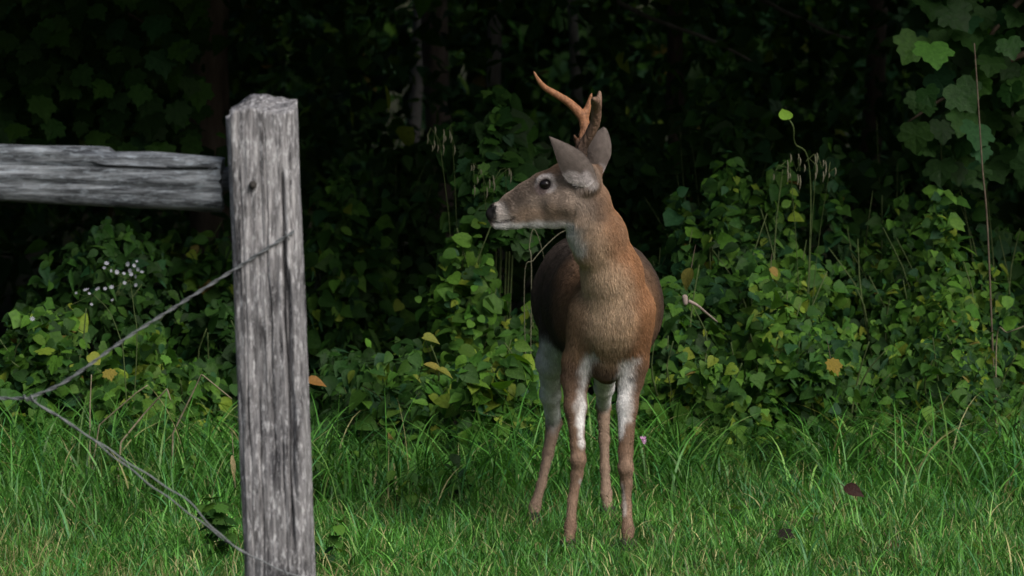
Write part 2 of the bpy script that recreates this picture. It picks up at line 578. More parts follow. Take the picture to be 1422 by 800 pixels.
# right of the deer, from the deer outwards
clump('vine_clump', 'leafy green vine mound right beside the deer chest', 'vine', 945, 75, 15.1, 365, 150, 420, H3, 0.060, 'mid', VG, seed=1)
clump('vine_clump', 'low bright green leaf mound at grass edge just right of deer legs', 'vine', 965, 95, 14.8, 470, 110, 260, H3, 0.056, 'bright', VG, seed=2, slope=0.6)
clump('vine_clump', 'tall vine mound topped by the pale hanging seed heads', 'vine', 1075, 100, 15.5, 232, 190, 520, H4, 0.062, 'mid', VG, seed=3)
clump('vine_clump', 'bright green vine mound below the hanging seed heads', 'vine', 1105, 85, 15.0, 350, 190, 420, H3, 0.058, 'bright', VG, seed=4)
clump('vine_clump', 'dark green vine mound at the left end of the right thicket', 'vine', 985, 65, 15.6, 238, 120, 340, H5, 0.064, 'cool', VG, seed=5)
clump('vine_clump', 'vine mound in front of the dry upright cane', 'vine', 1330, 110, 15.3, 300, 210, 480, H3, 0.058, 'bright', VG, seed=6)
clump('vine_clump', 'cool green vine mound between the seed heads and dry cane', 'vine', 1215, 90, 15.7, 222, 160, 460, H4, 0.062, 'cool', VG, seed=7)
clump('vine_clump', 'low dark vine mound at grass edge under the yellow lobed leaf', 'vine', 1170, 110, 14.9, 468, 130, 300, H4, 0.056, 'mid', VG, seed=8, slope=0.6)
clump('vine_clump', 'low vine mound at the right edge of the grass', 'vine', 1345, 110, 14.9, 452, 130, 320, ['ovate', 'heart', 'lance'], 0.052, 'mid', VG, seed=9, slope=0.6)
clump('vine_clump', 'tall dim vine mound at the right picture edge', 'vine', 1415, 80, 15.9, 205, 120, 380, H3, 0.066, 'cool', VG, seed=10)
clump('vine_clump', 'shaded vine mound in the dip left of the dry cane', 'vine', 1262, 70, 15.35, 262, 120, 320, H4, 0.055, 'mid', VG, seed=21)
clump('vine_clump', 'small leaved vine mound closing the gap beside the deer rump', 'vine', 925, 45, 15.9, 330, 70, 240, H4, 0.050, 'dark', VG, seed=22)
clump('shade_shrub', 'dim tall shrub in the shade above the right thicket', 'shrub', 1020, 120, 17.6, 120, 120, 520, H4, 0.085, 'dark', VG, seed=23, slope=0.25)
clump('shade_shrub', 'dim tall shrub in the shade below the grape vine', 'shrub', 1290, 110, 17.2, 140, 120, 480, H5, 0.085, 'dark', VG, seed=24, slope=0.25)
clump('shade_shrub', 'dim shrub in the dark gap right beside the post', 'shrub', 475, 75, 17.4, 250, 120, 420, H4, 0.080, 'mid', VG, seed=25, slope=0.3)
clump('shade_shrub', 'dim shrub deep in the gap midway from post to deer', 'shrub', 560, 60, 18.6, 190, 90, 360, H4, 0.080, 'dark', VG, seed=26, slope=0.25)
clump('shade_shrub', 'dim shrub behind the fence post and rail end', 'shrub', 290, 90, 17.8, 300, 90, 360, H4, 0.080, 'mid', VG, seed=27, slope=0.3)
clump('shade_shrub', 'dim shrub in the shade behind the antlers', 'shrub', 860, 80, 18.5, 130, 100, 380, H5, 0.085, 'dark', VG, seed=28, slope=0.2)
# left of the deer
clump('vine_clump', 'climbing vine column behind the deer muzzle', 'vine', 645, 50, 15.7, 270, 110, 260, H5, 0.058, 'bright', VG, seed=11, slope=0.4)
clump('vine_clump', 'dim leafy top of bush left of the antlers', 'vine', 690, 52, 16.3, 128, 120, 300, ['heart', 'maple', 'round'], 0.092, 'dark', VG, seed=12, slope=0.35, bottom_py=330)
clump('vine_clump', 'broad leaved green clump beside the deer hind leg', 'shrub', 690, 62, 14.7, 468, 90, 200, ['ovate', 'ovate', 'heart'], 0.080, 'bright', VG, seed=13, slope=0.5)
clump('vine_clump', 'low leafy clump midway between fence post and deer', 'vine', 560, 75, 15.0, 478, 80, 220, ['ovate', 'lance', 'heart'], 0.066, 'mid', VG, seed=14, slope=0.5)
clump('vine_clump', 'vine mound below the deer neck and behind its flank', 'vine', 745, 62, 15.6, 385, 70, 260, H3, 0.062, 'mid', VG, seed=15, slope=0.5)
clump('vine_clump', 'dark low clump just right of the fence post', 'vine', 470, 60, 15.3, 500, 70, 220, ['ovate', 'lance'], 0.062, 'dark', VG, seed=16, slope=0.5)
# behind the fence
clump('vine_clump', 'round leaved vine mound at the left picture edge', 'vine', 40, 90, 15.0, 425, 160, 380, ['round', 'heart', 'grape'], 0.060, 'mid', VG, seed=17, slope=0.7)
clump('vine_clump', 'dim vine mound under the fence rail with white flowers', 'vine', 130, 110, 15.9, 325, 170, 480, H4, 0.064, 'dark', VG, seed=18, slope=0.7, palf='dark')
clump('vine_clump', 'green vine mound with yellow leaves behind the upper wire', 'vine', 200, 80, 15.0, 470, 130, 300, ['heart', 'round', 'maple'], 0.056, 'bright', VG, seed=19, slope=0.6)
clump('vine_clump', 'dark vine mound close to the left side of the post', 'vine', 300, 70, 15.6, 430, 100, 320, H5, 0.060, 'dark', VG, seed=20, slope=0.6)


# ------------------------------------------------------------------ the wood behind
def leaf_cloud(n, lo, hi, size, pal, kinds, r, dens=None):
    p = r.uniform(lo, hi, (n, 3))
    if dens is not None:
        v = vnoise(p * dens, 11) + 0.5 * vnoise(p * dens * 2.3, 12)
        p = p[v > -0.15]
    n = len(p)
    nr = r.normal(0, 0.6, (n, 3)) + np.array([0, -0.35, 0.7])
    tp = r.normal(0, 0.7, (n, 3)) + np.array([0, -0.2, -0.6])
    k = np.array(kinds)[r.integers(len(kinds), size=n)]
    return p, frames(nr, tp), size * r.uniform(0.6, 1.4, n), pick_cols(n, pal, r), k


def build_wood():
    r = np.random.default_rng(55)
    # roof of leaves over the wood, its edge just behind the deer: closes off the sky
    parts = []
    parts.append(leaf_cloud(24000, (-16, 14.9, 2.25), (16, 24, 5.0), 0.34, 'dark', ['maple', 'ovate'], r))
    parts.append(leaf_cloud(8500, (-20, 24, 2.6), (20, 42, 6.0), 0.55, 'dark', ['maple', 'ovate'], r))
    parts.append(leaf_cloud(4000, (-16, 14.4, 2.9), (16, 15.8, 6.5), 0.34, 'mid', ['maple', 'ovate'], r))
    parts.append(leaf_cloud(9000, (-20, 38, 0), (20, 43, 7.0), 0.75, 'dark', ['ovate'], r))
    for s in (-1, 1):
        parts.append(leaf_cloud(4500, (min(s * 9, s * 14), 16, 0), (max(s * 9, s * 14), 40, 4), 0.5, 'dark', ['ovate'], r))
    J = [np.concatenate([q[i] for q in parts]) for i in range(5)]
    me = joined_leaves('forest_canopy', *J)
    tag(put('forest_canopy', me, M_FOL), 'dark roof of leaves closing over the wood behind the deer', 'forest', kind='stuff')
    # knee to head high undergrowth under the trees
    parts = []
    parts.append(leaf_cloud(34000, (-7, 19.0, 0), (7, 27, 2.1), 0.095, 'cool', ['ovate', 'heart', 'lance'], r, 0.85))
    parts.append(leaf_cloud(26000, (-9, 27, 0), (9, 38, 2.6), 0.16, 'cool', ['ovate', 'lance'], r, 0.6))
    for sx in (-1, 1):                             # the thicket goes on to either side
        parts.append(leaf_cloud(2600, (min(sx * 2.05, sx * 5.5), 15.3, 0), (max(sx * 2.05, sx * 5.5), 16.8, 0.95), 0.058, 'mid', ['ivy', 'heart', 'ovate'], r))
    J = [np.concatenate([q[i] for q in parts]) for i in range(5)]
    me = joined_leaves('undergrowth', *J)
    tag(put('undergrowth', me, M_FOL), 'dim leafy undergrowth deep in the shade of the wood', 'undergrowth', kind='stuff')


build_wood()


def tree(name, label, px, D, wpx, mat, lean=0.0, h=6.5, cat='tree', fork=False, seed=0):
    r = np.random.default_rng(300 + seed)
    b = P(px, 300, D)
    rad = wpx * 0.5 * D / FPX
    root = empty(name, (b[0], D, 0))
    tag(root, label, cat, 'tree trunks in the shade of the wood')
    n = 22
    t = np.linspace(0, 1, n)
    path = np.stack([b[0] + lean * (t * h - 1.2) + 0.04 * vnoise(np.stack([t * 5, t * 0, t * 0 + seed], 1), 2), D + 0.04 * vnoise(np.stack([t * 5, t * 0 + 3, t * 0 + seed], 1), 4), -0.07 + t * h], 1)
    rr = rad * (1 - 0.55 * t) * (1 + 0.9 * np.exp(-t * h / 0.25)) * (1 + 0.06 * r.normal(size=n))
    tube_obj('trunk', path, rr, mat, root, 12)
    for i in range(4):
        a = r.uniform(0, 6.28)
        s = path[12 + i * 2]
        e = s + np.array([math.cos(a) * 1.3, math.sin(a) * 1.3, r.uniform(0.5, 1.0)])
        tube_obj('limb', catmull([s, (s + e) / 2 + np.array([0, 0, 0.12]), e], 7), np.linspace(rad * 0.4, rad * 0.1, 7), mat, root, 7)
    p = r.normal(0, 1, (500, 3)); p /= np.linalg.norm(p, axis=1)[:, None]
    p *= r.uniform(0.3, 1, (500, 1)) ** 0.5 * np.array([1.7, 1.7, 1.2])
    p += np.array([lean * h, 0, h - 0.3])
    nr = r.normal(0, 0.5, (500, 3)) + np.array([0, 0, 0.8])
    me = joined_leaves('crown', p, frames(nr, r.normal(0, 1, (500, 3))), 0.3 * r.uniform(0.7, 1.3, 500), pick_cols(500, 'dark', r), np.array(['maple'] * 500))
    tag(put('crown', me, M_FOL, root), kind='stuff')
    return root


tree('forest_tree', 'thick dark brown trunk above and behind the fence post', 294, 21.5, 66, M_BARK, seed=1)
tree('forest_tree', 'black leaning trunk in the gap between post and deer', 612, 28.0, 40, M_BARK, -0.05, seed=2)
tree('forest_tree', 'slim pale grey trunk left of the antlers', 692, 25.0, 22, M_BARKG, 0.02, seed=3)
tree('forest_tree', 'thin pale trunk nearest to the black leaning trunk on its left', 571, 29.0, 22, M_BARKG, 0.04, seed=4)
tree('forest_tree', 'slender grey trunk rising behind the antlers', 800, 27.0, 18, M_BARKG, -0.03, seed=5)
tree('forest_tree', 'dim straight trunk right of the deer ears', 935, 24.0, 26, M_BARK, 0.0, seed=6)
tree('forest_tree', 'dim trunk deep in the wood at upper right', 1205, 25.0, 34, M_BARK, 0.05, seed=7)


def hanging_leaves(name, label, cat, limbs, mat, n, kind, size, pal, D, box, seed, trunk=None, n_fol=160):
    """a tree or climber whose leafy boughs hang into the picture"""
    r = np.random.default_rng(500 + seed)
    root = empty(name, (limbs[0][0][0], limbs[0][0][1], 0))
    tag(root, label, cat)
    if trunk is not None:
        tube_obj('trunk', trunk[0], trunk[1], mat, root, 10)
    pts = []
    for lb in limbs:
        c = catmull(lb, 16)
        tube_obj('branch', c, np.linspace(0.014, 0.004, 16), mat, root, 6)
        pts.append(c)
    pts = np.vstack(pts)
    def spots(n, jy):
        x0, y0, x1, y1 = box
        q = np.array([P(r.uniform(x0, x1), y0 + (y1 - y0) * r.uniform(0, 1) ** 1.1, D + r.normal(0, jy)) for _ in range(n)])
        nr = np.stack([r.normal(0, 0.35, n), r.normal(-0.75, 0.3, n), r.normal(0.45, 0.25, n)], 1)
        tp = np.stack([r.normal(0, 0.45, n), r.normal(-0.2, 0.3, n), r.normal(-0.9, 0.2, n)], 1)
        return q, nr, tp
    q, nr, tp = spots(n, 0.18)
    cols = pick_cols(n, pal, r)
    for i in range(n):
        add_leaf(root, kind, q[i], nr[i], tp[i], size * r.uniform(0.65, 1.2), cols[i])
    q, nr, tp = spots(n_fol, 0.3)
    q[:, 1] += 0.2
    me = joined_leaves('foliage', q - np.array(root.location), frames(nr, tp), size * r.uniform(0.6, 1.2, n_fol), pick_cols(n_fol, pal, r), np.array([kind] * n_fol), SHAPES)
    tag(put('foliage', me, M_FOL, root), kind='stuff')
    return root


tk = catmull([P(-120, 700, 18.2) * np.array([1, 1, 0]), P(-110, 300, 18.2), P(-100, 0, 18.2), P(-90, -500, 18.2)], 14)
hanging_leaves('maple_tree', 'maple boughs with broad pointed leaves above the fence rail', 'tree',
               [[P(-100, -60, 18.6), P(0, -40, 18.5), P(120, -10, 18.5), P(250, 60, 18.5)],
                [P(-105, 30, 18.6), P(-20, 40, 18.5), P(80, 90, 18.5), P(170, 160, 18.5)]],
               M_WOODY, 150, 'maple', 0.125, 'dark', 17.9, (-70, -40, 275, 205), 1, (tk, np.linspace(0.11, 0.06, 14)), 240)
tk = catmull([P(1500, 700, 16.6) * np.array([1, 1, 0]), P(1470, 300, 16.6), P(1450, 50, 16.5), P(1440, -250, 16.5)], 14)
hanging_leaves('grape_vine', 'grape vine with large lobed leaves hanging in the upper right corner', 'vine',
               [[P(1445, -30, 16.5), P(1400, 20, 16.4), P(1370, 60, 16.4), P(1360, 120, 16.4)],
                [P(1455, 60, 16.5), P(1390, 90, 16.4), P(1320, 130, 16.4), P(1260, 170, 16.4)]],
               M_WOODY, 80, 'grape', 0.120, 'dark', 16.3, (1270, -60, 1500, 235), 2, (tk, np.linspace(0.022, 0.012, 14)), 60)


# ------------------------------------------------------------------ fence: post, rail, twisted wire
def square_section(na, half, rc):
    """rounded square outline: returns unit positions and outward normals"""
    a = (np.arange(na) + 0.5) / na * 2 * math.pi
    n = 5.5
    c, s = np.cos(a), np.sin(a)
    rr = half / (np.abs(c) ** n + np.abs(s) ** n) ** (1 / n)
    p = np.stack([rr * c, rr * s], 1)
    nn = np.stack([np.sign(c) * np.abs(c) ** (n - 1), np.sign(s) * np.abs(s) ** (n - 1)], 1)
    return p, nn / np.linalg.norm(nn, axis=1)[:, None]


def build_post(parent, base, top, half, turn, seed, cracks=(), top_slope=0.03):
    """a hewn post: grid wrapped round a rounded square, split and weathered"""
    na, nz = 300, 280
    s, nn = square_section(na, half, 0.01)
    H = np.linalg.norm(top - base)
    zs = np.linspace(-0.25, 1.0, nz)
    ax = (top - base)
    ct, st = math.cos(turn), math.sin(turn)
    rot = np.array([[ct, -st], [st, ct]])
    sx = s @ rot.T
    sn = nn @ rot.T
    U = np.repeat(np.arange(na) / na, nz).reshape(na, nz)
    Zt = np.tile(zs, (na, 1))
    Z = Zt * H
    lx, ly = np.repeat(s[:, 0], nz), np.repeat(s[:, 1], nz)
    zz = Z.ravel()
    d = 0.0035 * vnoise(np.stack([lx * 9, ly * 9, zz * 3.0], 1), seed) \
        + 0.0022 * vnoise(np.stack([lx * 70, ly * 70, zz * 4.0], 1), seed + 1) \
        + 0.0016 * vnoise(np.stack([lx * 190, ly * 190, zz * 9.0], 1), seed + 2)
    front = ly < -half * 0.8
    for (cx, z0, z1, wd, dp) in cracks:            # long splits in the front face
        wob = 0.004 * vnoise(np.stack([zz * 9, 0 * zz, 0 * zz + cx * 50], 1), seed + 4)
        m = front * np.exp(-((lx - cx - wob) / wd) ** 2) * sstep(z0 - 0.06, z0 + 0.04, zz) * (1 - sstep(z1 - 0.02, z1 + 0.03, zz))
        d = d - dp * m
    d = d.reshape(na, nz)
    # splintered arrises
    corner = (np.minimum(np.abs(s[:, 0]), np.abs(s[:, 1])) > half * 0.82)
    d -= corner[:, None] * 0.0055 * np.clip(vnoise(np.stack([U.ravel() * 40, 0 * zz, zz * 6], 1), seed + 6).reshape(na, nz), 0, 1)
    cx = base[None, None, :] + Zt[:, :, None] * ax[None, None, :]
    V = cx + np.concatenate([(sx[:, None, :] + sn[:, None, :] * d[:, :, None]), np.zeros((na, nz, 1))], -1)
    # worn, sloping top: front edge lower than the back, hump to the left of the middle
    tz = base[2] + H
    up = sstep(0.9, 1.0, Zt)
    hump = (0.010 * np.exp(-((s[:, 0] + half * 0.2) / (half * 0.55)) ** 2) - 0.014 * sstep(half * 0.55, half, -s[:, 0]) + (s[:, 1] / half) * top_slope * 0.5)
    V[:, :, 2] += up * (hump[:, None] + 0.003 * vnoise(np.stack([lx * 60, ly * 60, 0 * lx], 1), seed + 8).reshape(na, nz))
    I = np.arange(na * nz).reshape(na, nz)
    J = np.roll(I, -1, axis=0)
    q = np.stack([I[:, :-1], J[:, :-1], J[:, 1:], I[:, 1:]], -1).reshape(-1, 4)
    Vf = V.reshape(-1, 3)
    # end grain: rings shrinking to the middle
    rings = [I[:, -1]]
    last = V[:, -1, :]
    mid = last.mean(0)
    extra, nv = [], len(Vf)
    for k in (0.8, 0.6, 0.4, 0.2):
        rgp = mid + (last - mid) * k
        rgp[:, 2] += 0.004 * vnoise(rgp * 55, seed + 9) - 0.003
        extra.append(rgp)
        rings.append(np.arange(nv, nv + na)); nv += na
    Vf = np.vstack([Vf] + extra + [mid[None]])
    tq = [np.stack([rings[i], np.roll(rings[i], -1), np.roll(rings[i + 1], -1), rings[i + 1]], -1) for i in range(4)]
    tt = np.stack([rings[-1], np.roll(rings[-1], -1), np.full(na, nv)], -1)
    o = put('post', mesh_np('post', Vf - np.array(parent.location), quads=np.vstack([q] + tq), tris=tt), M_POST, parent)
    return o


def build_rail(parent, a, b, hh, hd, seed, tenon=0.09):
    """split rail from a to b (centre line); long grid with ragged top and sagging grain"""
    nx, na = 320, 72
    s, nn = square_section(na, 1.0, 0.1)
    t = np.linspace(0, 1, nx)
    L = np.linalg.norm(b - a)
    x = np.repeat(t, na) * L
    sy, sz = np.tile(s[:, 0], nx), np.tile(s[:, 1], nx)
    d = 0.006 * vnoise(np.stack([x * 3.2, sy * 1.0, sz * 1.0], 1), seed) + 0.004 * vnoise(np.stack([x * 5, sy * 7, sz * 9], 1), seed + 1) \
        + 0.002 * vnoise(np.stack([x * 10, sy * 20, sz * 26], 1), seed + 2)
    for zc, wd, dp, x0, x1 in ((0.42, 0.07, 0.012, 0.9, 2.3), (-0.28, 0.05, 0.008, 1.4, 2.35), (0.66, 0.06, 0.010, 1.7, 2.25), (0.1, 0.05, 0.009, 0.2, 1.5)):
        wob = 0.10 * vnoise(np.stack([x * 2.2, 0 * x, 0 * x + zc * 9], 1), seed + 5)
        d -= (sy < 0) * (np.abs(sz) < 0.97) * dp * np.exp(-((sz - zc - wob) / wd) ** 2) * sstep(x0, x0 + 0.2, x) * (1 - sstep(x1 - 0.1, x1 + 0.1, x))
    c = a[None] + np.repeat(t, na)[:, None] * (b - a)[None]
    low = 0.006 * vnoise(np.stack([x * 1.6, 0 * x, 0 * x], 1), seed + 7)
    chop = -0.012 * (sz > 0.6) * sstep(0.15, 0.3, vnoise(np.stack([x * 4.0, 0 * x, sy * 1.5], 1), seed + 3))
    endr = 0.006 * vnoise(np.stack([0 * x, sy * 4, sz * 6], 1), seed + 11)
    V = c + np.stack([endr * (np.repeat(t, na) > 0.999), sy * hd + np.tile(nn[:, 0], nx) * d, sz * hh + np.tile(nn[:, 1], nx) * d + low + chop], 1)
    I = np.arange(nx * na).reshape(nx, na)
    J = np.roll(I, -1, axis=1)
    q = np.stack([I[:-1], I[1:], J[1:], J[:-1]], -1).reshape(-1, 4)
    V = np.vstack([V, V[I[-1]], a, b])             # the sawn end gets its own edge ring
    n = len(V)
    E = np.arange(na) + n - 2 - na
    t0 = np.stack([J[0], I[0], np.full(na, n - 2)], -1)[:, ::-1]
    t1 = np.stack([E, np.roll(E, -1), np.full(na, n - 1)], -1)[:, ::-1]
    rail = put('rail', mesh_np('rail', V - np.array(parent.location), quads=q, tris=np.vstack([t0, t1])), M_RAIL, parent)
    # tenon reaching into the post
    e = b + (b - a) / L * tenon
    tv, tq, tt = tube([b - (b - a) / L * 0.05, (b + e) / 2, e], [0.028, 0.027, 0.024], 10)
    tv[:, 1] += 0.012
    put('tenon', mesh_np('tenon', tv - np.array(parent.location), quads=tq, tris=tt), M_RAIL, rail)
    return rail


def build_fence():
    base = np.array([P(388, 800, 9.6)[0] + 0.012, 9.6, 0.0])
    top = np.array([P(364.5, 145, 9.6)[0], 9.6, P(364, 147, 9.6)[2]])
    F = empty('split_rail_fence', base)
    tag(F, 'weathered grey split rail fence with square post and twisted wire', 'fence')
    half = 0.0735
    build_post(F, base, top, half, R(-5), 21, cracks=[(0.045, 0.42, 1.19, 0.0032, 0.026), (0.052, 0.52, 0.98, 0.0045, 0.018), (-0.022, 0.1, 0.72, 0.002, 0.006),
                                                      (0.010, 0.6, 1.3, 0.0018, 0.005), (-0.045, 0.3, 1.2, 0.0018, 0.004), (0.028, 0.2, 0.62, 0.002, 0.006)])
    # next post of the same fence, further left
    b2 = np.array([-3.05, 9.72, 0.0])
    build_post(F, b2, b2 + np.array([-0.01, 0, 1.36]), half, R(4), 61)
    ra = np.array([-2.99, 9.74, P(0, 243, 9.7)[2] + 0.021])
    rb = np.array([P(309, 254, 9.64)[0], 9.64, P(309, 249, 9.64)[2]])
    build_rail(F, ra, rb, 0.0625, 0.05, 33)
    # dark knot standing slightly proud of the post's front
    k = P(351, 258, 9.515)
    V, q, t = tube([k + np.array([0, 0.02, 0.003]), k + np.array([0, 0.0, 0]), k + np.array([0.002, -0.006, -0.003])], [0.010, 0.008, 0.004], 9)
    put('post_knot', mesh_np('post_knot', V - base, quads=q, tris=t), plain_material('dark_knot', (0.012, 0.011, 0.010), (0.05, 0.045, 0.04), 80), F)

    # twisted wire
    def strand(path, phase, twist, off, r, n=None):
        c = catmull(path, n or 140)
        T = np.gradient(c, axis=0)
        s = np.concatenate([[0], np.cumsum(np.linalg.norm(np.diff(c, axis=0), axis=1))])
        T /= np.linalg.norm(T, axis=1)[:, None]
        A = np.cross(T, np.array([0, 1.0, 0])); A /= np.linalg.norm(A, axis=1)[:, None] + 1e-9
        B = np.cross(T, A)
        ph = phase + s * twist
        c2 = c + off * (np.cos(ph)[:, None] * A + np.sin(ph)[:, None] * B)
        tube_obj('wire_strand', c2, r, M_WIRE, F, 6)
    fy = 9.60 - half - 0.006
    joint = P(40, 553, 9.50)
    up = [P(409, 321, 9.56), P(406, 323, fy + 0.004), P(401, 326, fy), P(368, 347, fy - 0.003), P(332, 370, fy + 0.004), P(250, 422, 9.52), P(175, 470, 9.51), P(92, 529, 9.5), joint]
    lf = [joint, P(0, 553, 9.52), P(-120, 548, 9.55), P(-500, 520, 9.6), b2 + np.array([0.0, -0.09, 0.86])]
    dn = [joint, P(110, 597, 9.5), P(190, 650, 9.51), P(262, 697, 9.52), P(300, 738, 9.525), P(346, 771, fy), P(404, 797, fy - 0.002), P(432, 806, fy + 0.02), P(440, 808, 9.66)]
    sp = [joint, P(110, 597.5, 9.5), P(180, 651, 9.505), P(230, 689, 9.5), P(262, 712, 9.51), P(300, 741, 9.527), P(346, 772, fy)]
    for ph in (0, math.pi):
        strand(up, ph, 90, 0.0021, 0.0020)
        strand(lf, ph + 1, 90, 0.0021, 0.0020)
    strand(dn, 0.3, 60, 0.0016, 0.0020)
    strand(sp, 2.4, 60, 0.0016, 0.0018)
    # the knot where the strands meet
    a = np.linspace(0, 4 * math.pi, 40)
    kn = joint[None] + np.stack([np.linspace(-0.014, 0.016, 40), 0.0062 * np.cos(a), 0.0062 * np.sin(a)], 1)
    tube_obj('wire_wrap', kn, 0.0020, M_WIRE, F, 6)
    # staples holding the wire
    for c in (P(399, 327, fy - 0.003), P(398, 795, fy - 0.003)):
        st = catmull([c + np.array([-0.004, 0.018, 0.008]), c + np.array([-0.004, -0.004, 0.008]), c + np.array([0, -0.006, 0]), c + np.array([0.004, -0.004, -0.008]), c + np.array([0.004, 0.018, -0.008])], 14)
        tube_obj('staple', st, 0.0014, M_WIRE, F, 5)


build_fence()


# ------------------------------------------------------------------ deer
class Field:
    """signed distance on a grid, primitives blended in smoothly, meshed with surface nets"""
    def __init__(self, lo, hi, h):
        self.lo, self.h = np.array(lo, dtype=float), h
        self.n = np.ceil((np.array(hi) - self.lo) / h).astype(int) + 1
        self.D = np.full(self.n, 0.4, dtype=np.float32)
        self.ax = [self.lo[i] + np.arange(self.n[i]) * h for i in range(3)]

    def _win(self, lo, hi):
        i0 = np.clip(np.floor((lo - self.lo) / self.h).astype(int), 0, self.n)
        i1 = np.clip(np.ceil((hi - self.lo) / self.h).astype(int) + 1, 0, self.n)
        return tuple(slice(a, b) for a, b in zip(i0, i1))

    def cone(self, a, b, ra, rb, k=0.02, sc=(1, 1, 1), cut=False):
        a, b = np.asarray(a, dtype=float), np.asarray(b, dtype=float)
        m = max(ra, rb) * max(sc) + 2.5 * k + 0.03
        w = self._win(np.minimum(a, b) - m, np.maximum(a, b) + m)
        X, Y, Z = np.meshgrid(self.ax[0][w[0]], self.ax[1][w[1]], self.ax[2][w[2]], indexing='ij', sparse=True)
        ba = b - a
        L2 = max(ba @ ba, 1e-9)
        t = np.clip(((X - a[0]) * ba[0] + (Y - a[1]) * ba[1] + (Z - a[2]) * ba[2]) / L2, 0, 1)
        ox, oy, oz = (X - a[0] - t * ba[0]) / sc[0], (Y - a[1] - t * ba[1]) / sc[1], (Z - a[2] - t * ba[2]) / sc[2]
        p = np.sqrt(ox * ox + oy * oy + oz * oz) - (ra + (rb - ra) * t)
        p = p * (0.5 + 0.5 * min(sc))
        d = self.D[w]
        if cut:
            p = -p
            h = np.clip(0.5 - 0.5 * (d - p) / k, 0, 1)
            self.D[w] = d * (1 - h) + p * h + k * h * (1 - h)
        else:
            h = np.clip(0.5 + 0.5 * (d - p) / k, 0, 1)
            self.D[w] = d * (1 - h) + p * h - k * h * (1 - h)

    def chain(self, pts, k=0.02, sc=(1, 1, 1)):
        for (a, ra), (b, rb) in zip(pts[:-1], pts[1:]):
            self.cone(a, b, ra, rb, k, sc)

    def at(self, p):
        i = np.clip(np.round((p - self.lo) / self.h).astype(int), 0, self.n - 1)
        return self.D[tuple(i.T)]

    def surf(self, px, py, y0, y1):
        ys = np.arange(y0, y1, 0.001)
        q = np.array([P(px, py, y) for y in ys])
        v = self.at(q) < 0
        return q[np.argmax(v)] if v.any() else q[-1]

    def mesh(self):
        D, S = self.D, self.D < 0
        c = np.zeros(np.array(S.shape) - 1, dtype=np.int8)
        for a in (0, 1):
            for b in (0, 1):
                for e in (0, 1):
                    c += S[a:S.shape[0] - 1 + a, b:S.shape[1] - 1 + b, e:S.shape[2] - 1 + e]
        act = (c > 0) & (c < 8)
        I, J, K = np.nonzero(act)
        idx = np.full(c.shape, -1, dtype=np.int64)
        idx[act] = np.arange(len(I))
        acc, cnt = np.zeros((len(I), 3)), np.zeros(len(I))
        cor = [(a, b, e) for a in (0, 1) for b in (0, 1) for e in (0, 1)]
        for p in cor:
            for ax in range(3):
                if p[ax]: continue
                q = list(p); q[ax] = 1
                va, vb = D[I + p[0], J + p[1], K + p[2]], D[I + q[0], J + q[1], K + q[2]]
                m = (va < 0) != (vb < 0)
                t = va[m] / (va[m] - vb[m])
                pt = np.tile(np.array(p, dtype=float), (m.sum(), 1))
                pt[:, ax] += t
                acc[m] += pt
                cnt[m] += 1
        V = (acc / cnt[:, None] + np.stack([I, J, K], 1)) * self.h + self.lo
        Q = []
        for ax in range(3):
            b, e = (ax + 1) % 3, (ax + 2) % 3
            s0 = [slice(None)] * 3; s1 = [slice(None)] * 3
            s0[ax] = slice(0, -1); s1[ax] = slice(1, None)
            for o in (b, e):
                s0[o] = slice(1, -1); s1[o] = slice(1, -1)
            A, B = S[tuple(s0)], S[tuple(s1)]
            g = np.argwhere(A != B)
            fl = A[tuple(g.T)]
            off = np.zeros(3, dtype=int); off[b] += 1; off[e] += 1
            g = g + off
            def cell(db, de):
                q = g.copy(); q[:, b] -= db; q[:, e] -= de
                return idx[tuple(q.T)]
            f = np.stack([cell(1, 1), cell(0, 1), cell(0, 0), cell(1, 0)], 1)
            f[~fl] = f[~fl][:, ::-1]
            Q.append(f)
        return V, np.vstack(Q)


def normals_of(V, Q):
    n = np.cross(V[Q[:, 2]] - V[Q[:, 0]], V[Q[:, 3]] - V[Q[:, 1]])
    o = np.zeros_like(V)
    for i in range(4): np.add.at(o, Q[:, i], n)
    return o / (np.linalg.norm(o, axis=1)[:, None] + 1e-12)


M_COAT = attr_material('deer_coat', 0.75, 0.2, 420.0, 0.22, 0.25, 0.0015)
M_FUR = None


def fur_material():
    m, t, out = new_mat('deer_fur')
    s = N(t, 'ShaderNodeAttribute', attribute_name='col').outputs['Color']
    p = N(t, 'ShaderNodeBsdfPrincipled', i_Roughness=0.55)
    p.inputs['Specular IOR Level'].default_value = 0.25
    t.links.new(s, p.inputs['Base Color'])
    t.links.new(p.outputs[0], out.inputs[0])
    return m


HY = 12.80                                         # depth of the head's middle plane


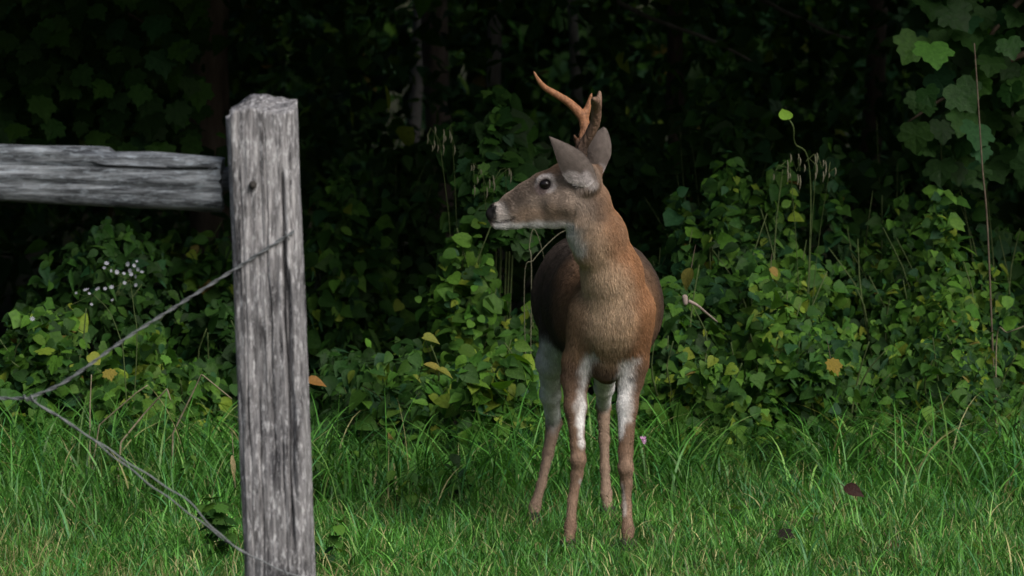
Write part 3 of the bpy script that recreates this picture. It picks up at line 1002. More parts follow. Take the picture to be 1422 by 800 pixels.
def build_deer():
    f = Field((-0.12, 12.55, -0.03), (0.52, 14.10, 1.22), 0.0052)
    A = np.array
    # trunk
    f.chain([(A([0.297, 13.08, 0.672]), 0.140), (A([0.287, 13.27, 0.680]), 0.184), (A([0.262, 13.5, 0.684]), 0.181),
             (A([0.238, 13.72, 0.688]), 0.176), (A([0.226, 13.86, 0.67]), 0.125)], 0.05, (0.86, 1, 1))
    # brisket and chest
    f.cone(P(852, 390, 12.94), P(849, 448, 12.985), 0.072, 0.083, 0.05, (1.05, 1.0, 1))
    f.cone(P(803, 304, 12.81), P(820, 346, 12.87), 0.044, 0.050, 0.02)
    f.cone(P(848, 448, 12.985), P(842, 500, 13.035), 0.076, 0.050, 0.05, (0.95, 1, 1))
    f.cone(P(842, 500, 13.04), P(843, 515, 13.12), 0.045, 0.036, 0.04)
    # shoulders running straight down into the forelegs
    f.cone(P(823, 432, 13.0), P(803, 505, 13.04), 0.067, 0.041, 0.030)
    f.cone(P(879, 430, 13.0), P(879, 505, 13.04), 0.064, 0.040, 0.030)
    # neck
    f.chain([(P(858, 425, 12.965), 0.088), (P(848, 376, 12.93), 0.079), (P(833, 325, 12.88), 0.067), (P(817, 280, 12.84), 0.054), (P(806, 254, 12.82), 0.046)], 0.03)
    # thighs
    f.cone(A([0.155, 13.74, 0.66]), P(779, 462, 13.54), 0.105, 0.062, 0.05, (0.78, 1, 1))
    f.cone(A([0.305, 13.74, 0.66]), P(842, 470, 13.58), 0.105, 0.064, 0.05, (0.78, 1, 1))
    # legs: viewer's left fore, right fore, left hind, right hind
    f.chain([(P(803, 500, 13.05), 0.0424), (P(799, 525, 13.05), 0.0354), (P(799, 565, 13.03), 0.0289), (P(802, 618, 13.0), 0.0199)], 0.02)
    f.chain([(P(802, 618, 13.0), 0.0199), (P(803, 638, 12.99), 0.0206), (P(801, 660, 13.0), 0.0159), (P(795, 695, 13.0), 0.0126), (P(792, 732, 12.98), 0.0156), (P(790, 753, 12.945), 0.0134)], 0.012)
    f.chain([(P(878, 500, 13.05), 0.0414), (P(875, 525, 13.05), 0.0344), (P(871, 565, 13.03), 0.0269), (P(869, 628, 13.0), 0.0199)], 0.02)
    f.chain([(P(869, 628, 13.0), 0.0199), (P(869, 650, 12.99), 0.0204), (P(870, 672, 13.0), 0.0152), (P(870, 702, 13.0), 0.0126), (P(872, 736, 12.98), 0.0162), (P(873, 755, 12.945), 0.0136)], 0.012)
    f.chain([(P(777, 462, 13.54), 0.0564), (P(765, 502, 13.60), 0.0374), (P(764, 548, 13.72), 0.0264), (P(769, 588, 13.83), 0.0229)], 0.03)
    f.cone(P(768, 570, 13.82), P(774, 588, 13.86), 0.010, 0.017, 0.012)
    f.chain([(P(769, 588, 13.83), 0.0229), (P(761, 630, 13.79), 0.0156), (P(752, 672, 13.73), 0.0126), (P(743, 703, 13.69), 0.0159), (P(740, 720, 13.65), 0.0132)], 0.012)
    f.chain([(P(842, 470, 13.58), 0.0584), (P(842, 508, 13.66), 0.0414), (P(839, 538, 13.82), 0.0254), (P(838, 564, 13.96), 0.0209)], 0.03)
    f.cone(P(840, 552, 13.96), P(842, 566, 13.99), 0.010, 0.016, 0.012)
    f.chain([(P(838, 564, 13.96), 0.0209), (P(839, 610, 13.94), 0.0149), (P(840, 650, 13.91), 0.0126), (P(842, 686, 13.88), 0.0159), (P(844, 704, 13.845), 0.0132)], 0.012)
    # tail
    f.chain([(A([0.226, 13.94, 0.76]), 0.03), (A([0.222, 14.0, 0.69]), 0.028), (A([0.222, 14.02, 0.60]), 0.012)], 0.02)
    # head, seen from its left side
    hd = lambda x, y, r, dy=0.0: (P(x, y, HY + dy), px2m(r, HY))
    sq = (1, 0.66, 1)
    f.chain([hd(802, 253, 29), hd(786, 257, 30), hd(757, 267, 26.5), hd(735, 279, 24), hd(713, 288, 18), hd(694, 297, 12.5), hd(686, 299, 10.5)], 0.014, sq)
    f.chain([hd(794, 284, 29), hd(770, 289, 26), hd(742, 295, 20), hd(715, 302, 13.5), hd(698, 307, 10), hd(689, 309.5, 7.5)], 0.014, sq)
    f.cone(*[P(688, 294, HY), P(682, 297, HY)], px2m(11), px2m(7.5), 0.008, (1, 0.95, 1))
    f.cone(P(690, 312, HY), P(700, 312, HY), px2m(5.5), px2m(6), 0.006, (1, 1.1, 1))
    # cheek, brow, ear roots, antler pedicles
    f.cone(P(785, 280, HY - 0.028), P(768, 282, HY - 0.030), 0.034, 0.026, 0.03)
    f.cone(P(764, 246, HY - 0.030), P(750, 250, HY - 0.030), 0.013, 0.010, 0.012)
    f.cone(P(764, 246, HY + 0.030), P(750, 250, HY + 0.030), 0.013, 0.010, 0.012)
    f.cone(P(813, 252, HY - 0.030), P(811, 246, HY - 0.046), 0.028, 0.015, 0.03)
    f.cone(P(816, 250, HY + 0.03), P(827, 236, HY + 0.060), 0.028, 0.016, 0.02)
    f.cone(P(800, 232, HY - 0.022), P(806, 215, HY - 0.026), 0.017, 0.013, 0.014)
    f.cone(P(799, 232, HY + 0.026), P(804, 215, HY + 0.03), 0.017, 0.013, 0.014)
    # eye hollows, nostril, mouth
    eye = f.surf(757, 256, HY - 0.12, HY)
    f.cone(eye + A([0, -0.002, 0]), eye + A([0, -0.002, 0]), 0.0140, 0.0140, 0.006, cut=True)
    nos = f.surf(682, 296, HY - 0.08, HY)
    f.cone(nos, nos + A([0.006, -0.002, 0.003]), 0.0035, 0.0028, 0.003, cut=True)
    m0 = [f.surf(x, y, HY - 0.08, HY) for x, y in ((681, 308), (693, 309.5), (704, 307), (713, 303))]
    for a, b in zip(m0[:-1], m0[1:]):
        f.cone(a, b, 0.0030, 0.0030, 0.003, cut=True)
    V, Q = f.mesh()
    Nn = normals_of(V, Q)
    # fine muscle relief
    V = V + Nn * ((0.0024 * vnoise(V * 17, 40) + 0.001 * vnoise(V * 45, 41)) * (0.25 + 0.75 * sstep(0.45, 0.55, V[:, 2])))[:, None]

    # ---- coat pattern, with shade painted into the flanks
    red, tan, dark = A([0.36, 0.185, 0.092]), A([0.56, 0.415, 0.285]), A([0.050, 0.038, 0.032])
    grey, white, black = A([0.20, 0.155, 0.125]), A([0.72, 0.71, 0.70]), A([0.012, 0.011, 0.011])
    brown = A([0.20, 0.115, 0.066])

    def coat(V, Nn):
        C = np.tile(brown, (len(V), 1))
        j = 0.010 * vnoise(V * 28, 50) + 0.006 * vnoise(V * 70, 51)
        def seg(a, b):
            a, b = np.asarray(a, dtype=float), np.asarray(b, dtype=float)
            ba = b - a
            t = np.clip(((V - a) @ ba) / max(ba @ ba, 1e-9), 0, 1)
            return np.linalg.norm(V - a - t[:, None] * ba, axis=1)
        def paint(col, m):
            nonlocal C
            C = C * (1 - m[:, None]) + col * m[:, None]
        def stroke(col, a, b, r, soft, amt=1.0, jj=1.0):
            paint(col, amt * (1 - sstep(r - soft, r + soft, seg(a, b) + j * jj)))
        y = V[:, 1]; z = V[:, 2]; x = V[:, 0]
        # grey brown back and flanks, darkened further to paint in the flank's shade
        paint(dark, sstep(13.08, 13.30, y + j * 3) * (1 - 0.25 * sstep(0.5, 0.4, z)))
        def sf(px, py, y0=12.6, y1=14.0):
            return f.surf(px, py, y0, y1)
        def sstroke(col, pts, r, soft, amt=1.0, jj=1.0, lim=14.0):
            """a brush of radius r drawn over surface points given as seen from the front"""
            q = [f.surf(a, b, 12.6, lim) for a, b in pts]
            d = np.min([seg(u, v) for u, v in zip(q[:-1], q[1:])], axis=0)
            paint(col, amt * (1 - sstep(r - soft, r + soft, d + j * jj)))
        # neck and shoulder: red to the viewer's right, paler down the front
        stroke(red, P(866, 300, 12.85), P(894, 420, 12.95), 0.125, 0.07)
        stroke(A([0.25, 0.155, 0.092]), P(796, 440, 12.95), P(795, 520, 13.0), 0.06, 0.04, 0.95)
        sstroke(tan, [(806, 335), (822, 380), (832, 420)], 0.078, 0.05, 0.95)
        sstroke(A([0.34, 0.25, 0.18]), [(822, 285), (815, 345)], 0.040, 0.035, 0.8)
        sstroke(tan * 0.97, [(838, 410), (848, 470)], 0.080, 0.055, 0.85)
        sstroke(A([0.27, 0.175, 0.105]), [(806, 430), (797, 480)], 0.035, 0.03, 0.7)
        sstroke(A([0.26, 0.18, 0.11]), [(835, 495), (862, 497)], 0.040, 0.03, 0.8)
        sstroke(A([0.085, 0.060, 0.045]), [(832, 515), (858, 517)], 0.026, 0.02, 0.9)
        stroke(red * 0.85, P(893, 450, 12.98), P(890, 500, 13.0), 0.05, 0.03, 0.7)
        # legs
        for a, b, r in ((P(789, 520, 13.0), P(797, 640, 12.98), 0.05), (P(882, 520, 13.0), P(875, 640, 12.98), 0.045)):
            stroke(A([0.175, 0.110, 0.073]), a, b, r, 0.03, 0.9)
        for a, b in ((P(800, 650, 12.98), P(790, 750, 12.95)), (P(870, 655, 12.98), P(873, 752, 12.95))):
            stroke(A([0.25, 0.165, 0.115]), a, b, 0.05, 0.02)
        for a, b in ((P(772, 590, 13.85), P(741, 716, 13.65)), (P(838, 566, 13.96), P(844, 705, 13.84))):
            stroke(A([0.29, 0.205, 0.15]), a, b, 0.05, 0.015)
        for a, b in ((P(792, 735, 12.98), P(790, 750, 12.95)), (P(872, 738, 12.98), P(873, 752, 12.95))):
            stroke(A([0.17, 0.105, 0.072]), a, b, 0.03, 0.012, 0.8)
        # white insides of the legs
        sstroke(white, [(817, 495), (813, 520), (809, 555), (808, 590)], 0.0150, 0.012, 1.0, 1.0, 13.3)
        sstroke(white, [(808, 590), (808, 618)], 0.008, 0.009, 0.75, 1.0, 13.3)
        sstroke(white * 0.9, [(824, 492), (815, 503)], 0.011, 0.008, 0.8)
        sstroke(white, [(868, 505), (866, 540), (864, 578)], 0.024, 0.016)
        sstroke(white, [(863, 580), (861, 612)], 0.008, 0.009, 0.8)
        sstroke(white * 0.9, [(886, 498), (870, 506)], 0.013, 0.009, 0.8)
        sstroke(white, [(805, 668), (800, 715)], 0.006, 0.005, 0.5, 0.3)
        sstroke(white, [(864, 672), (867, 715)], 0.006, 0.005, 0.5, 0.3)
        sstroke(black * 2, [(875, 524), (876, 525)], 0.0085, 0.003, 1.0, 0.0)
        stroke(white * A([0.84, 0.86, 0.88]), P(763, 486, 13.52), P(764, 580, 13.76), 0.050, 0.024)
        stroke(white * 0.9, P(843, 530, 13.7), P(838, 556, 13.9), 0.05, 0.016)
        stroke(white, A([0.225, 14.0, 0.72]), A([0.222, 14.02, 0.60]), 0.05, 0.03)
        stroke(A([0.14, 0.06, 0.03]), P(777, 590, 13.88), P(777, 600, 13.88), 0.012, 0.006)
        # head
        stroke(A([0.285, 0.228, 0.185]), P(795, 265, HY), P(700, 300, HY), 0.092, 0.055)
        stroke(A([0.31, 0.225, 0.16]), P(765, 296, HY - 0.04), P(725, 302, HY - 0.03), 0.026, 0.018, 0.85)
        stroke(grey * 0.60, P(742, 258, HY - 0.03), P(706, 283, HY - 0.02), 0.024, 0.016, 0.95)
        stroke(A([0.16, 0.10, 0.066]), P(784, 228, HY), P(762, 238, HY - 0.01), 0.030, 0.018, 0.8)
        stroke(A([0.19, 0.14, 0.11]), P(820, 250, HY - 0.05), P(835, 290, 12.8), 0.030, 0.025, 0.7)
        sstroke(A([0.315, 0.19, 0.115]), [(838, 268), (850, 300), (862, 335)], 0.034, 0.034, 0.75, 1.0, 13.2)
        # white throat, jaw, muzzle band, eye ring
        sstroke(white * 0.95, [(788, 318), (794, 330), (801, 344)], 0.028, 0.016, 1.0, 1.3, 13.0)
        sstroke(white * 0.8, [(800, 318), (806, 335)], 0.018, 0.02, 0.5, 1.0, 13.0)
        stroke(white * 0.92, P(782, 317, HY - 0.02), P(712, 316, HY), 0.024, 0.010)
        stroke(white * 0.9, P(694, 314, HY - 0.01), P(720, 315, HY), 0.020, 0.006, 1.0, 0.3)
        stroke(A([0.56, 0.51, 0.48]), P(692, 290, HY - 0.02), P(700, 303, HY - 0.02), 0.018, 0.012, 0.85)
        e = seg(eye, eye)
        ring = (1 - sstep(0.026, 0.036, e + j * 0.5))
        paint(A([0.62, 0.565, 0.55]), ring * 0.95)
        paint(A([0.16, 0.12, 0.115]), 1 - sstep(0.015, 0.024, seg(eye, P(751, 262, eye[1]))))
        paint(black, 1 - sstep(0.0145, 0.0185, e))
        # nose pad, mouth line, brow to antler
        for yy in (HY, HY - 0.022, HY + 0.022):
            stroke(black, P(679.5, 289, yy), P(680, 300, yy), 0.0165, 0.0035, 1.0, 0.3)
        for a, b in zip(m0[:-1], m0[1:]):
            stroke(A([0.03, 0.024, 0.022]), a, b, 0.0042, 0.002, 0.95, 0.0)
        # white at the root of the near ear
        stroke(white * A([0.90, 0.86, 0.87]), P(800, 246, HY - 0.065), P(822, 256, HY - 0.065), 0.018, 0.016, 0.9, 1.5)
        C = C * (1 + 0.16 * vnoise(V * np.array([60, 60, 35]), 53) + 0.10 * vnoise(V * 150, 54))[:, None]
        return np.clip(C, 0.004, 1)
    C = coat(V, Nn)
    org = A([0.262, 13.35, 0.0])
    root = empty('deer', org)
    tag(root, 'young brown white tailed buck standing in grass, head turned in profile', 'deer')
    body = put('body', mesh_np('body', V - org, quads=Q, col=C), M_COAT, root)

    # ---- hooves: two toes each
    mh = plain_material('hoof', (0.02, 0.017, 0.015), (0.05, 0.042, 0.036), 60, 0.5, (1, 1, 1), 0.2, 0.001)
    for c in (P(789, 750, 12.935), P(873, 752, 12.935), P(740, 716, 13.635), P(844.5, 704, 13.835)):
        fh = Field((c[0] - 0.04, c[1] - 0.065, -0.06), (c[0] + 0.04, c[1] + 0.05, 0.045), 0.003)
        for s in (-1, 1):
            fh.cone((c[0] + s * 0.0105, c[1] + 0.014, -0.008), (c[0] + s * 0.009, c[1] - 0.034, -0.028), 0.0165, 0.006, 0.004)
            fh.cone((c[0] + s * 0.0105, c[1] + 0.014, -0.022), (c[0] + s * 0.010, c[1] - 0.024, -0.028), 0.0150, 0.009, 0.006)
        hv, hq = fh.mesh()
        hv[:, 2] = np.maximum(hv[:, 2], -0.040)
        put('hoof', mesh_np('hoof', hv - org, quads=hq), mh, root)

    # ---- eyes
    me_, t, out = new_mat('deer_eye')
    p = N(t, 'ShaderNodeBsdfPrincipled', i_Roughness=0.06)
    p.inputs['Base Color'].default_value = (0.008, 0.006, 0.006, 1)
    p.inputs['Specular IOR Level'].default_value = 0.35
    t.links.new(p.outputs[0], out.inputs[0])
    for s in (-1, 1):
        c = eye + A([0, 0.0045, 0]) if s < 0 else A([eye[0], 2 * HY - eye[1] - 0.0045, eye[2]])
        fe = Field(c - 0.022, c + 0.022, 0.0022)
        fe.cone(c - A([0.002, 0, 0]), c + A([0.002, 0, 0]), 0.0150, 0.0150, 0.002, (1, 1, 0.92))
        ev, eq = fe.mesh()
        put('eye', mesh_np('eye', ev - org, quads=eq), me_, root)

    # ---- ears: cupped blades with thickness
    m_ear = attr_material('ear_skin', 0.8, 0.2, 600.0, 0.2, 0.35, 0.001)

    def ear(base, tip, side, nrm, prof, cup, near):
        nu, nv = 30, 21
        base, tip = np.asarray(base), np.asarray(tip)
        ax = tip - base; L = np.linalg.norm(ax); ax /= L
        side = side - ax * (side @ ax); side /= np.linalg.norm(side)
        nrm = np.cross(side, ax) if nrm @ np.cross(side, ax) > 0 else -np.cross(side, ax)
        us, vv = np.linspace(0, 1, nu), np.linspace(-1, 1, nv)
        wl = np.interp(us, [q[0] for q in prof], [q[1] for q in prof])
        wr = np.interp(us, [q[0] for q in prof], [q[2] for q in prof])
        kern = np.array([1, 2, 3, 2, 1]) / 9.0
        wl = np.convolve(np.pad(wl, 2, 'edge'), kern, 'valid'); wr = np.convolve(np.pad(wr, 2, 'edge'), kern, 'valid')
        wl[-1] = wr[-1] = 0.0012
        Pm = np.zeros((nu, nv, 3))
        for i, u in enumerate(us):
            for k, v in enumerate(vv):
                wd = wl[i] if v < 0 else wr[i]
                d = cup * (abs(v) ** 2) * max(wl[i], wr[i]) - 0.02 * math.sin(u * 2.4) + 0.012 * u * u
                Pm[i, k] = base + ax * u * L + side * v * wd + nrm * d
        g1, g2 = np.gradient(Pm, axis=0), np.gradient(Pm, axis=1)
        nn = np.cross(g1, g2); nn /= np.linalg.norm(nn, axis=2)[:, :, None] + 1e-12
        if np.mean(nn @ nrm) < 0: nn = -nn
        th = 0.0026 * np.sqrt(np.clip(1 - 0.85 * vv ** 2, 0.05, 1))[None, :, None] * (1.5 - us)[:, None, None]
        V1, V2 = (Pm + nn * th).reshape(-1, 3), (Pm - nn * th).reshape(-1, 3)
        I = np.arange(nu * nv).reshape(nu, nv)
        q1 = np.stack([I[:-1, :-1], I[1:, :-1], I[1:, 1:], I[:-1, 1:]], -1).reshape(-1, 4)
        o2 = nu * nv
        rim = np.concatenate([I[0, :], I[1:, -1], I[-1, -2::-1], I[-2:0:-1, 0]])
        rn = np.roll(rim, -1)
        q3 = np.stack([rim, rn, rn + o2, rim + o2], -1)
        W = np.vstack([V1, V2])
        Q = np.vstack([q1, q1[:, ::-1] + o2, q3[:, ::-1]])
        u2 = np.tile(np.repeat(us, nv), 2); v2 = np.tile(np.tile(vv, nu), 2)
        C = np.tile(A([0.148, 0.122, 0.108]), (len(W), 1))
        C *= (0.9 + 0.25 * (vnoise(W * 90, 61) * 0.5 + vnoise(W * 220, 62) * 0.5))[:, None]
        edge = sstep(0.86, 1.0, np.abs(v2)) * 0.55
        C = C * (1 - edge[:, None]) + A([0.10, 0.08, 0.075]) * edge[:, None]
        jz = 0.10 * vnoise(W * 60, 63)
        if near:
            m = (1 - sstep(0.08, 0.32, u2 + jz - 0.18 * (-v2))) * (1 - sstep(-0.1, 0.6, v2 + jz))
        else:
            m = (1 - sstep(0.14, 0.34, u2 + jz)) * sstep(0.0, 0.6, v2 + jz) * 0.8
        C = C * (1 - m[:, None]) + A([0.72, 0.66, 0.66]) * m[:, None]
        o = put('ear', mesh_np('ear', W - org, quads=Q, col=C), m_ear, root)
        return W, Q, C
    s = px2m(1.0, HY)
    ears = []
    ears.append(ear(P(822, 254, HY - 0.055), P(763, 190, HY - 0.095), A([0.7, 0.0, 0.7]), A([0.1, 1.0, 0.0]),
        [(0, 10 * s, 9 * s), (0.12, 18 * s, 14 * s), (0.30, 24 * s, 19 * s), (0.5, 20 * s, 19 * s), (0.7, 12.5 * s, 13 * s), (0.88, 5 * s, 6 * s), (1, 0.5 * s, 0.5 * s)], 0.22, True))
    ears.append(ear(P(828, 244, HY + 0.06), P(839, 177, HY + 0.085), A([1.0, -0.15, 0.1]), A([0.0, 1.0, 0.0]),
        [(0, 8 * s, 6 * s), (0.2, 16 * s, 11 * s), (0.45, 21 * s, 16 * s), (0.65, 20 * s, 14.5 * s), (0.82, 13 * s, 10 * s), (0.94, 6 * s, 6 * s), (1, 1 * s, 1 * s)], 0.35, False))

    # ---- antlers
    m_ant = attr_material('antler', 0.6, 0.3, 160.0, 0.40, 0.8, 0.003)

    def antler(chains, near):
        allp = np.array([p for ch in chains for p, _ in ch])
        fa = Field(allp.min(0) - 0.03, allp.max(0) + 0.03, 0.0022)
        for ch in chains:
            c = catmull([np.append(p, r) for p, r in ch], len(ch) * 4)
            for a, b in zip(c[:-1], c[1:]):
                fa.cone(a[:3], b[:3], max(a[3], 0.0014), max(b[3], 0.0014), 0.006)
        av, aq = fa.mesh()
        an = normals_of(av, aq)
        lowz = av[:, 2].min(); hz = (av[:, 2] - lowz) / (av[:, 2].max() - lowz)
        rough = 1 - sstep(0.25, 0.75, hz) * (0.2 if near else 0.85)
        av = av + an * (0.0019 * vnoise(av * np.array([170, 170, 45]), 70) * rough + 0.0007 * vnoise(av * 260, 71) * rough)[:, None]
        a0, a1 = (A([0.062, 0.040, 0.030]), A([0.21, 0.13, 0.09])) if near else (A([0.070, 0.036, 0.022]), A([0.33, 0.150, 0.072]))
        m = sstep(0.12, 0.5, hz + 0.12 * vnoise(av * 70, 72))
        cc = a0 * (1 - m[:, None]) + a1 * m[:, None]
        if not near:
            tipm = sstep(0.8, 1.0, hz)
            cc = cc * (1 - tipm[:, None] * 0.35) + A([0.5, 0.27, 0.13]) * tipm[:, None] * 0.35
        cc = cc * (1 + 0.35 * vnoise(av * np.array([160, 160, 50]), 73))[:, None]
        put('antler', mesh_np('antler', av - org, quads=aq, col=np.clip(cc * 0.8, 0.004, 1)), m_ant, root)
    g = lambda x, y, dy, r: (P(x, y, HY + dy), px2m(r, HY))
    antler([[g(805, 219, -0.026, 8.0), g(810, 203, -0.032, 6.6), g(819, 186, -0.045, 6.2), g(827, 168, -0.065, 6.3), g(828.5, 150, -0.095, 6.4), g(827, 141, -0.135, 5.6), g(824, 138, -0.19, 2.0)],
            [g(829, 149, -0.095, 5.0), g(831.5, 138, -0.09, 3.4), g(832.5, 127, -0.085, 1.0)]], True)
    antler([[g(803, 219, 0.030, 7.6), g(808, 200, 0.034, 6.4), g(811.5, 182, 0.045, 5.6), g(810.5, 166, 0.055, 6.0), g(802, 154, 0.056, 5.8), g(788, 141, 0.050, 4.8), g(772, 131, 0.038, 4.2), g(757, 122, 0.024, 3.4), g(748, 112, 0.012, 2.3), g(741, 99, 0.004, 0.7)],
            [g(811, 163, 0.055, 5.2), g(816, 150, 0.062, 3.6), g(821.5, 130, 0.065, 1.0)],
            [g(804, 204, 0.034, 3.0), g(797.5, 188, 0.022, 1.5)]], False)

    # ---- short coat of hairs
    r = np.random.default_rng(99)

    def sample(V, Q, C, n, dens=None):
        ar = np.linalg.norm(np.cross(V[Q[:, 2]] - V[Q[:, 0]], V[Q[:, 3]] - V[Q[:, 1]]), axis=1)
        if dens is not None: ar = ar * dens
        f_ = r.choice(len(Q), n, p=ar / ar.sum())
        a, b = r.uniform(0, 1, (n, 1)), r.uniform(0, 1, (n, 1))
        q = Q[f_]
        bil = lambda W: (W[q[:, 0]] * (1 - a) + W[q[:, 1]] * a) * (1 - b) + (W[q[:, 3]] * (1 - a) + W[q[:, 2]] * a) * b
        return bil(V), bil(C), q
    nh = 240000
    cen = V[Q].mean(1)
    dens = np.where((cen[:, 1] < 13.0) & (cen[:, 2] > 0.9), 2.2, 1.0)
    hp, hc, hq_ = sample(V, Q, C, nh, dens)
    hc = 0.6 * hc + 0.4 * coat(hp + r.normal(0, 0.006, hp.shape), None)
    hn = (Nn[hq_[:, 0]] + Nn[hq_[:, 1]] + Nn[hq_[:, 2]] + Nn[hq_[:, 3]]) / 4
    head = sstep(0.0, 1.0, (P(800, 300, HY)[0] + 0.02 - hp[:, 0]) / 0.05) * (hp[:, 2] > P(700, 322, HY)[2]) * (hp[:, 1] < 12.95)
    flow = np.where(head[:, None] > 0.5, A([0.95, 0.1, -0.2]), A([0.10, 0.35, -1.0]))
    flow = flow + 0.22 * np.stack([vnoise(hp * 14, 80), vnoise(hp * 14, 81), vnoise(hp * 14, 82)], 1) + r.normal(0, 0.16, (nh, 3))
    flow = flow - hn * np.sum(flow * hn, 1)[:, None]
    flow /= np.linalg.norm(flow, axis=1)[:, None] + 1e-9
    ln = np.where(head > 0.5, 0.0062, 0.0145)
    legz = sstep(0.50, 0.38, hp[:, 2])
    ln = ln * (1 - 0.62 * legz)
    tuft = np.exp(-((hp - P(845, 515, 12.96)) ** 2).sum(1) / 0.05 ** 2)
    thr = np.exp(-((hp - P(795, 335, 12.80)) ** 2).sum(1) / 0.06 ** 2)
    ln = ln * (1 + 1.1 * tuft + 0.7 * thr) * r.uniform(0.6, 1.25, nh)
    ne = np.linalg.norm(hp - eye, axis=1)
    keep = (ne > 0.0165) & ~((np.linalg.norm(hp - P(679, 297, HY - 0.01), axis=1) < 0.019))
    hp, hc, hn, flow, ln = hp[keep], hc[keep], hn[keep], flow[keep], ln[keep]
    for W, Qe, Ce in ears:                         # hair on the ears, longer where it is white
        ep, ec, eq_ = sample(W, Qe, Ce, 7000)
        wn = normals_of(W, Qe)
        en = (wn[eq_[:, 0]] + wn[eq_[:, 1]] + wn[eq_[:, 2]] + wn[eq_[:, 3]]) / 4
        fl = A([-0.35, 0.0, 0.7]) + r.normal(0, 0.35, (len(ep), 3))
        fl = fl - en * np.sum(fl * en, 1)[:, None]
        fl /= np.linalg.norm(fl, axis=1)[:, None] + 1e-9
        pale = sstep(0.2, 0.5, ec[:, 0])
        hp, hc, hn, flow = np.vstack([hp, ep]), np.vstack([hc, ec]), np.vstack([hn, en]), np.vstack([flow, fl])
        ln = np.concatenate([ln, (0.0022 + 0.0050 * pale) * r.uniform(0.6, 1.3, len(ep))])
    nh = len(hp)
    p0 = hp - hn * 0.001
    p1 = hp + flow * (ln * 0.5)[:, None] + hn * (ln * 0.26)[:, None]
    p2 = hp + flow * ln[:, None] + hn * (ln * 0.30)[:, None]
    hcol = hc * r.uniform(0.70, 1.30, (nh, 1)) * (1 + 0.15 * vnoise(hp * np.array([150, 150, 38]), 84))[:, None]
    cu = bpy.data.hair_curves.new('fur')
    cu.add_curves([3] * nh)
    pos = np.stack([p0, p1, p2], 1).reshape(-1, 3) - org
    cu.position_data.foreach_set('vector', pos.astype(np.float32).ravel())
    ra = cu.attributes.new('radius', 'FLOAT', 'POINT')
    ra.data.foreach_set('value', np.tile(np.array([0.00042, 0.00036, 0.00008], dtype=np.float32), nh))
    ca = cu.attributes.new('col', 'FLOAT_COLOR', 'CURVE')
    ca.data.foreach_set('color', np.hstack([hcol, np.ones((nh, 1))]).astype(np.float32).ravel())
    cu.materials.append(fur_material())
    fo = bpy.data.objects.new('fur', cu)
    COL.objects.link(fo)
    fo.parent = root
    fo['kind'] = 'stuff'


build_deer()


# ------------------------------------------------------------------ grass
GC = np.array([1.10, 1.20, 1.12]) * np.array([(0.034, 0.105, 0.020), (0.052, 0.150, 0.026), (0.085, 0.205, 0.042), (0.055, 0.165, 0.058), (0.15, 0.26, 0.07), (0.33, 0.29, 0.15)])


def blades(n, pos, height, lean, width, cols, seg, r, droop=1.0):
    """arrays of curved tapering blades"""
    a = r.uniform(0, 2 * math.pi, n)
    dirx = np.stack([np.cos(a), np.sin(a), np.zeros(n)], 1)
    sd = np.stack([-np.sin(a), np.cos(a), np.zeros(n)], 1)
    tw = r.uniform(-0.9, 0.9, n)
    sd = sd * np.cos(tw)[:, None] + dirx * np.sin(tw)[:, None]
    ts = np.linspace(0, 1, seg + 1)
    Vs = []
    for t in ts:
        ang = lean * (t ** 1.0) * droop
        # integrate roughly along a bending arc
        c = pos + dirx * (height * (1 - np.cos(ang)) / np.maximum(lean * droop, 1e-3))[:, None] + np.array([0, 0, 1.0]) * (height * np.sin(ang) / np.maximum(lean * droop, 1e-3))[:, None]
        wd = width * (1 - t ** 2.2) * (0.75 + 0.5 * min(t * 3, 1) * 0.5)
        if t < 1:
            Vs += [c - sd * wd[:, None], c + sd * wd[:, None]]
        else:
            Vs.append(c)
    nv = 2 * seg + 1
    V = np.stack(Vs, 1).reshape(-1, 3)
    b = np.arange(n)[:, None] * nv
    q = np.concatenate([b + np.array([2 * i, 2 * i + 1, 2 * i + 3, 2 * i + 2]) for i in range(seg - 1)], 0)
    t_ = b + np.array([2 * seg - 2, 2 * seg - 1, 2 * seg])
    return V, q, t_, np.repeat(cols, nv, axis=0)


def grass_cols(p, r, straw=0.05, w=None):
    n = len(p)
    pr = np.array(w or (0.22, 0.30, 0.24, 0.12, 0.08, straw)); pr = pr / pr.sum()
    c = GC[r.choice(len(GC), n, p=pr)] * r.uniform(0.55, 1.45, (n, 1))
    patch = vnoise(np.stack([p[:, 0] * 2.2, p[:, 1] * 1.4, 0 * p[:, 0]], 1), 90)
    dry = sstep(0.4, 0.9, patch) * (r.uniform(0, 1, n) < 0.22)
    c = c * (1 - dry[:, None]) + GC[5] * r.uniform(0.5, 1.0, (n, 1)) * dry[:, None]
    return 1.12 * c * (1 + 0.28 * vnoise(np.stack([p[:, 0] * 3 + 9, p[:, 1] * 2, 0 * p[:, 0]], 1), 91))[:, None]


def edge_y(x):
    """depth at which the mown grass gives way to the thicket"""
    return 14.75 + 0.12 * np.sin(x * 2.3) + 0.15 * np.sin(x * 5.1 + 1)


def hoof_clear(p):
    """grass trodden down round the standing deer"""
    f_ = np.ones(len(p))
    for hx, hy in ((0.168, 12.82), (0.345, 12.82), (0.065, 13.5), (0.305, 13.72)):
        f_ = np.minimum(f_, 1 - 0.25 * np.exp(-(((p[:, 0] - hx) / 0.16) ** 2 + ((p[:, 1] - hy) / 0.24) ** 2)))
    return f_


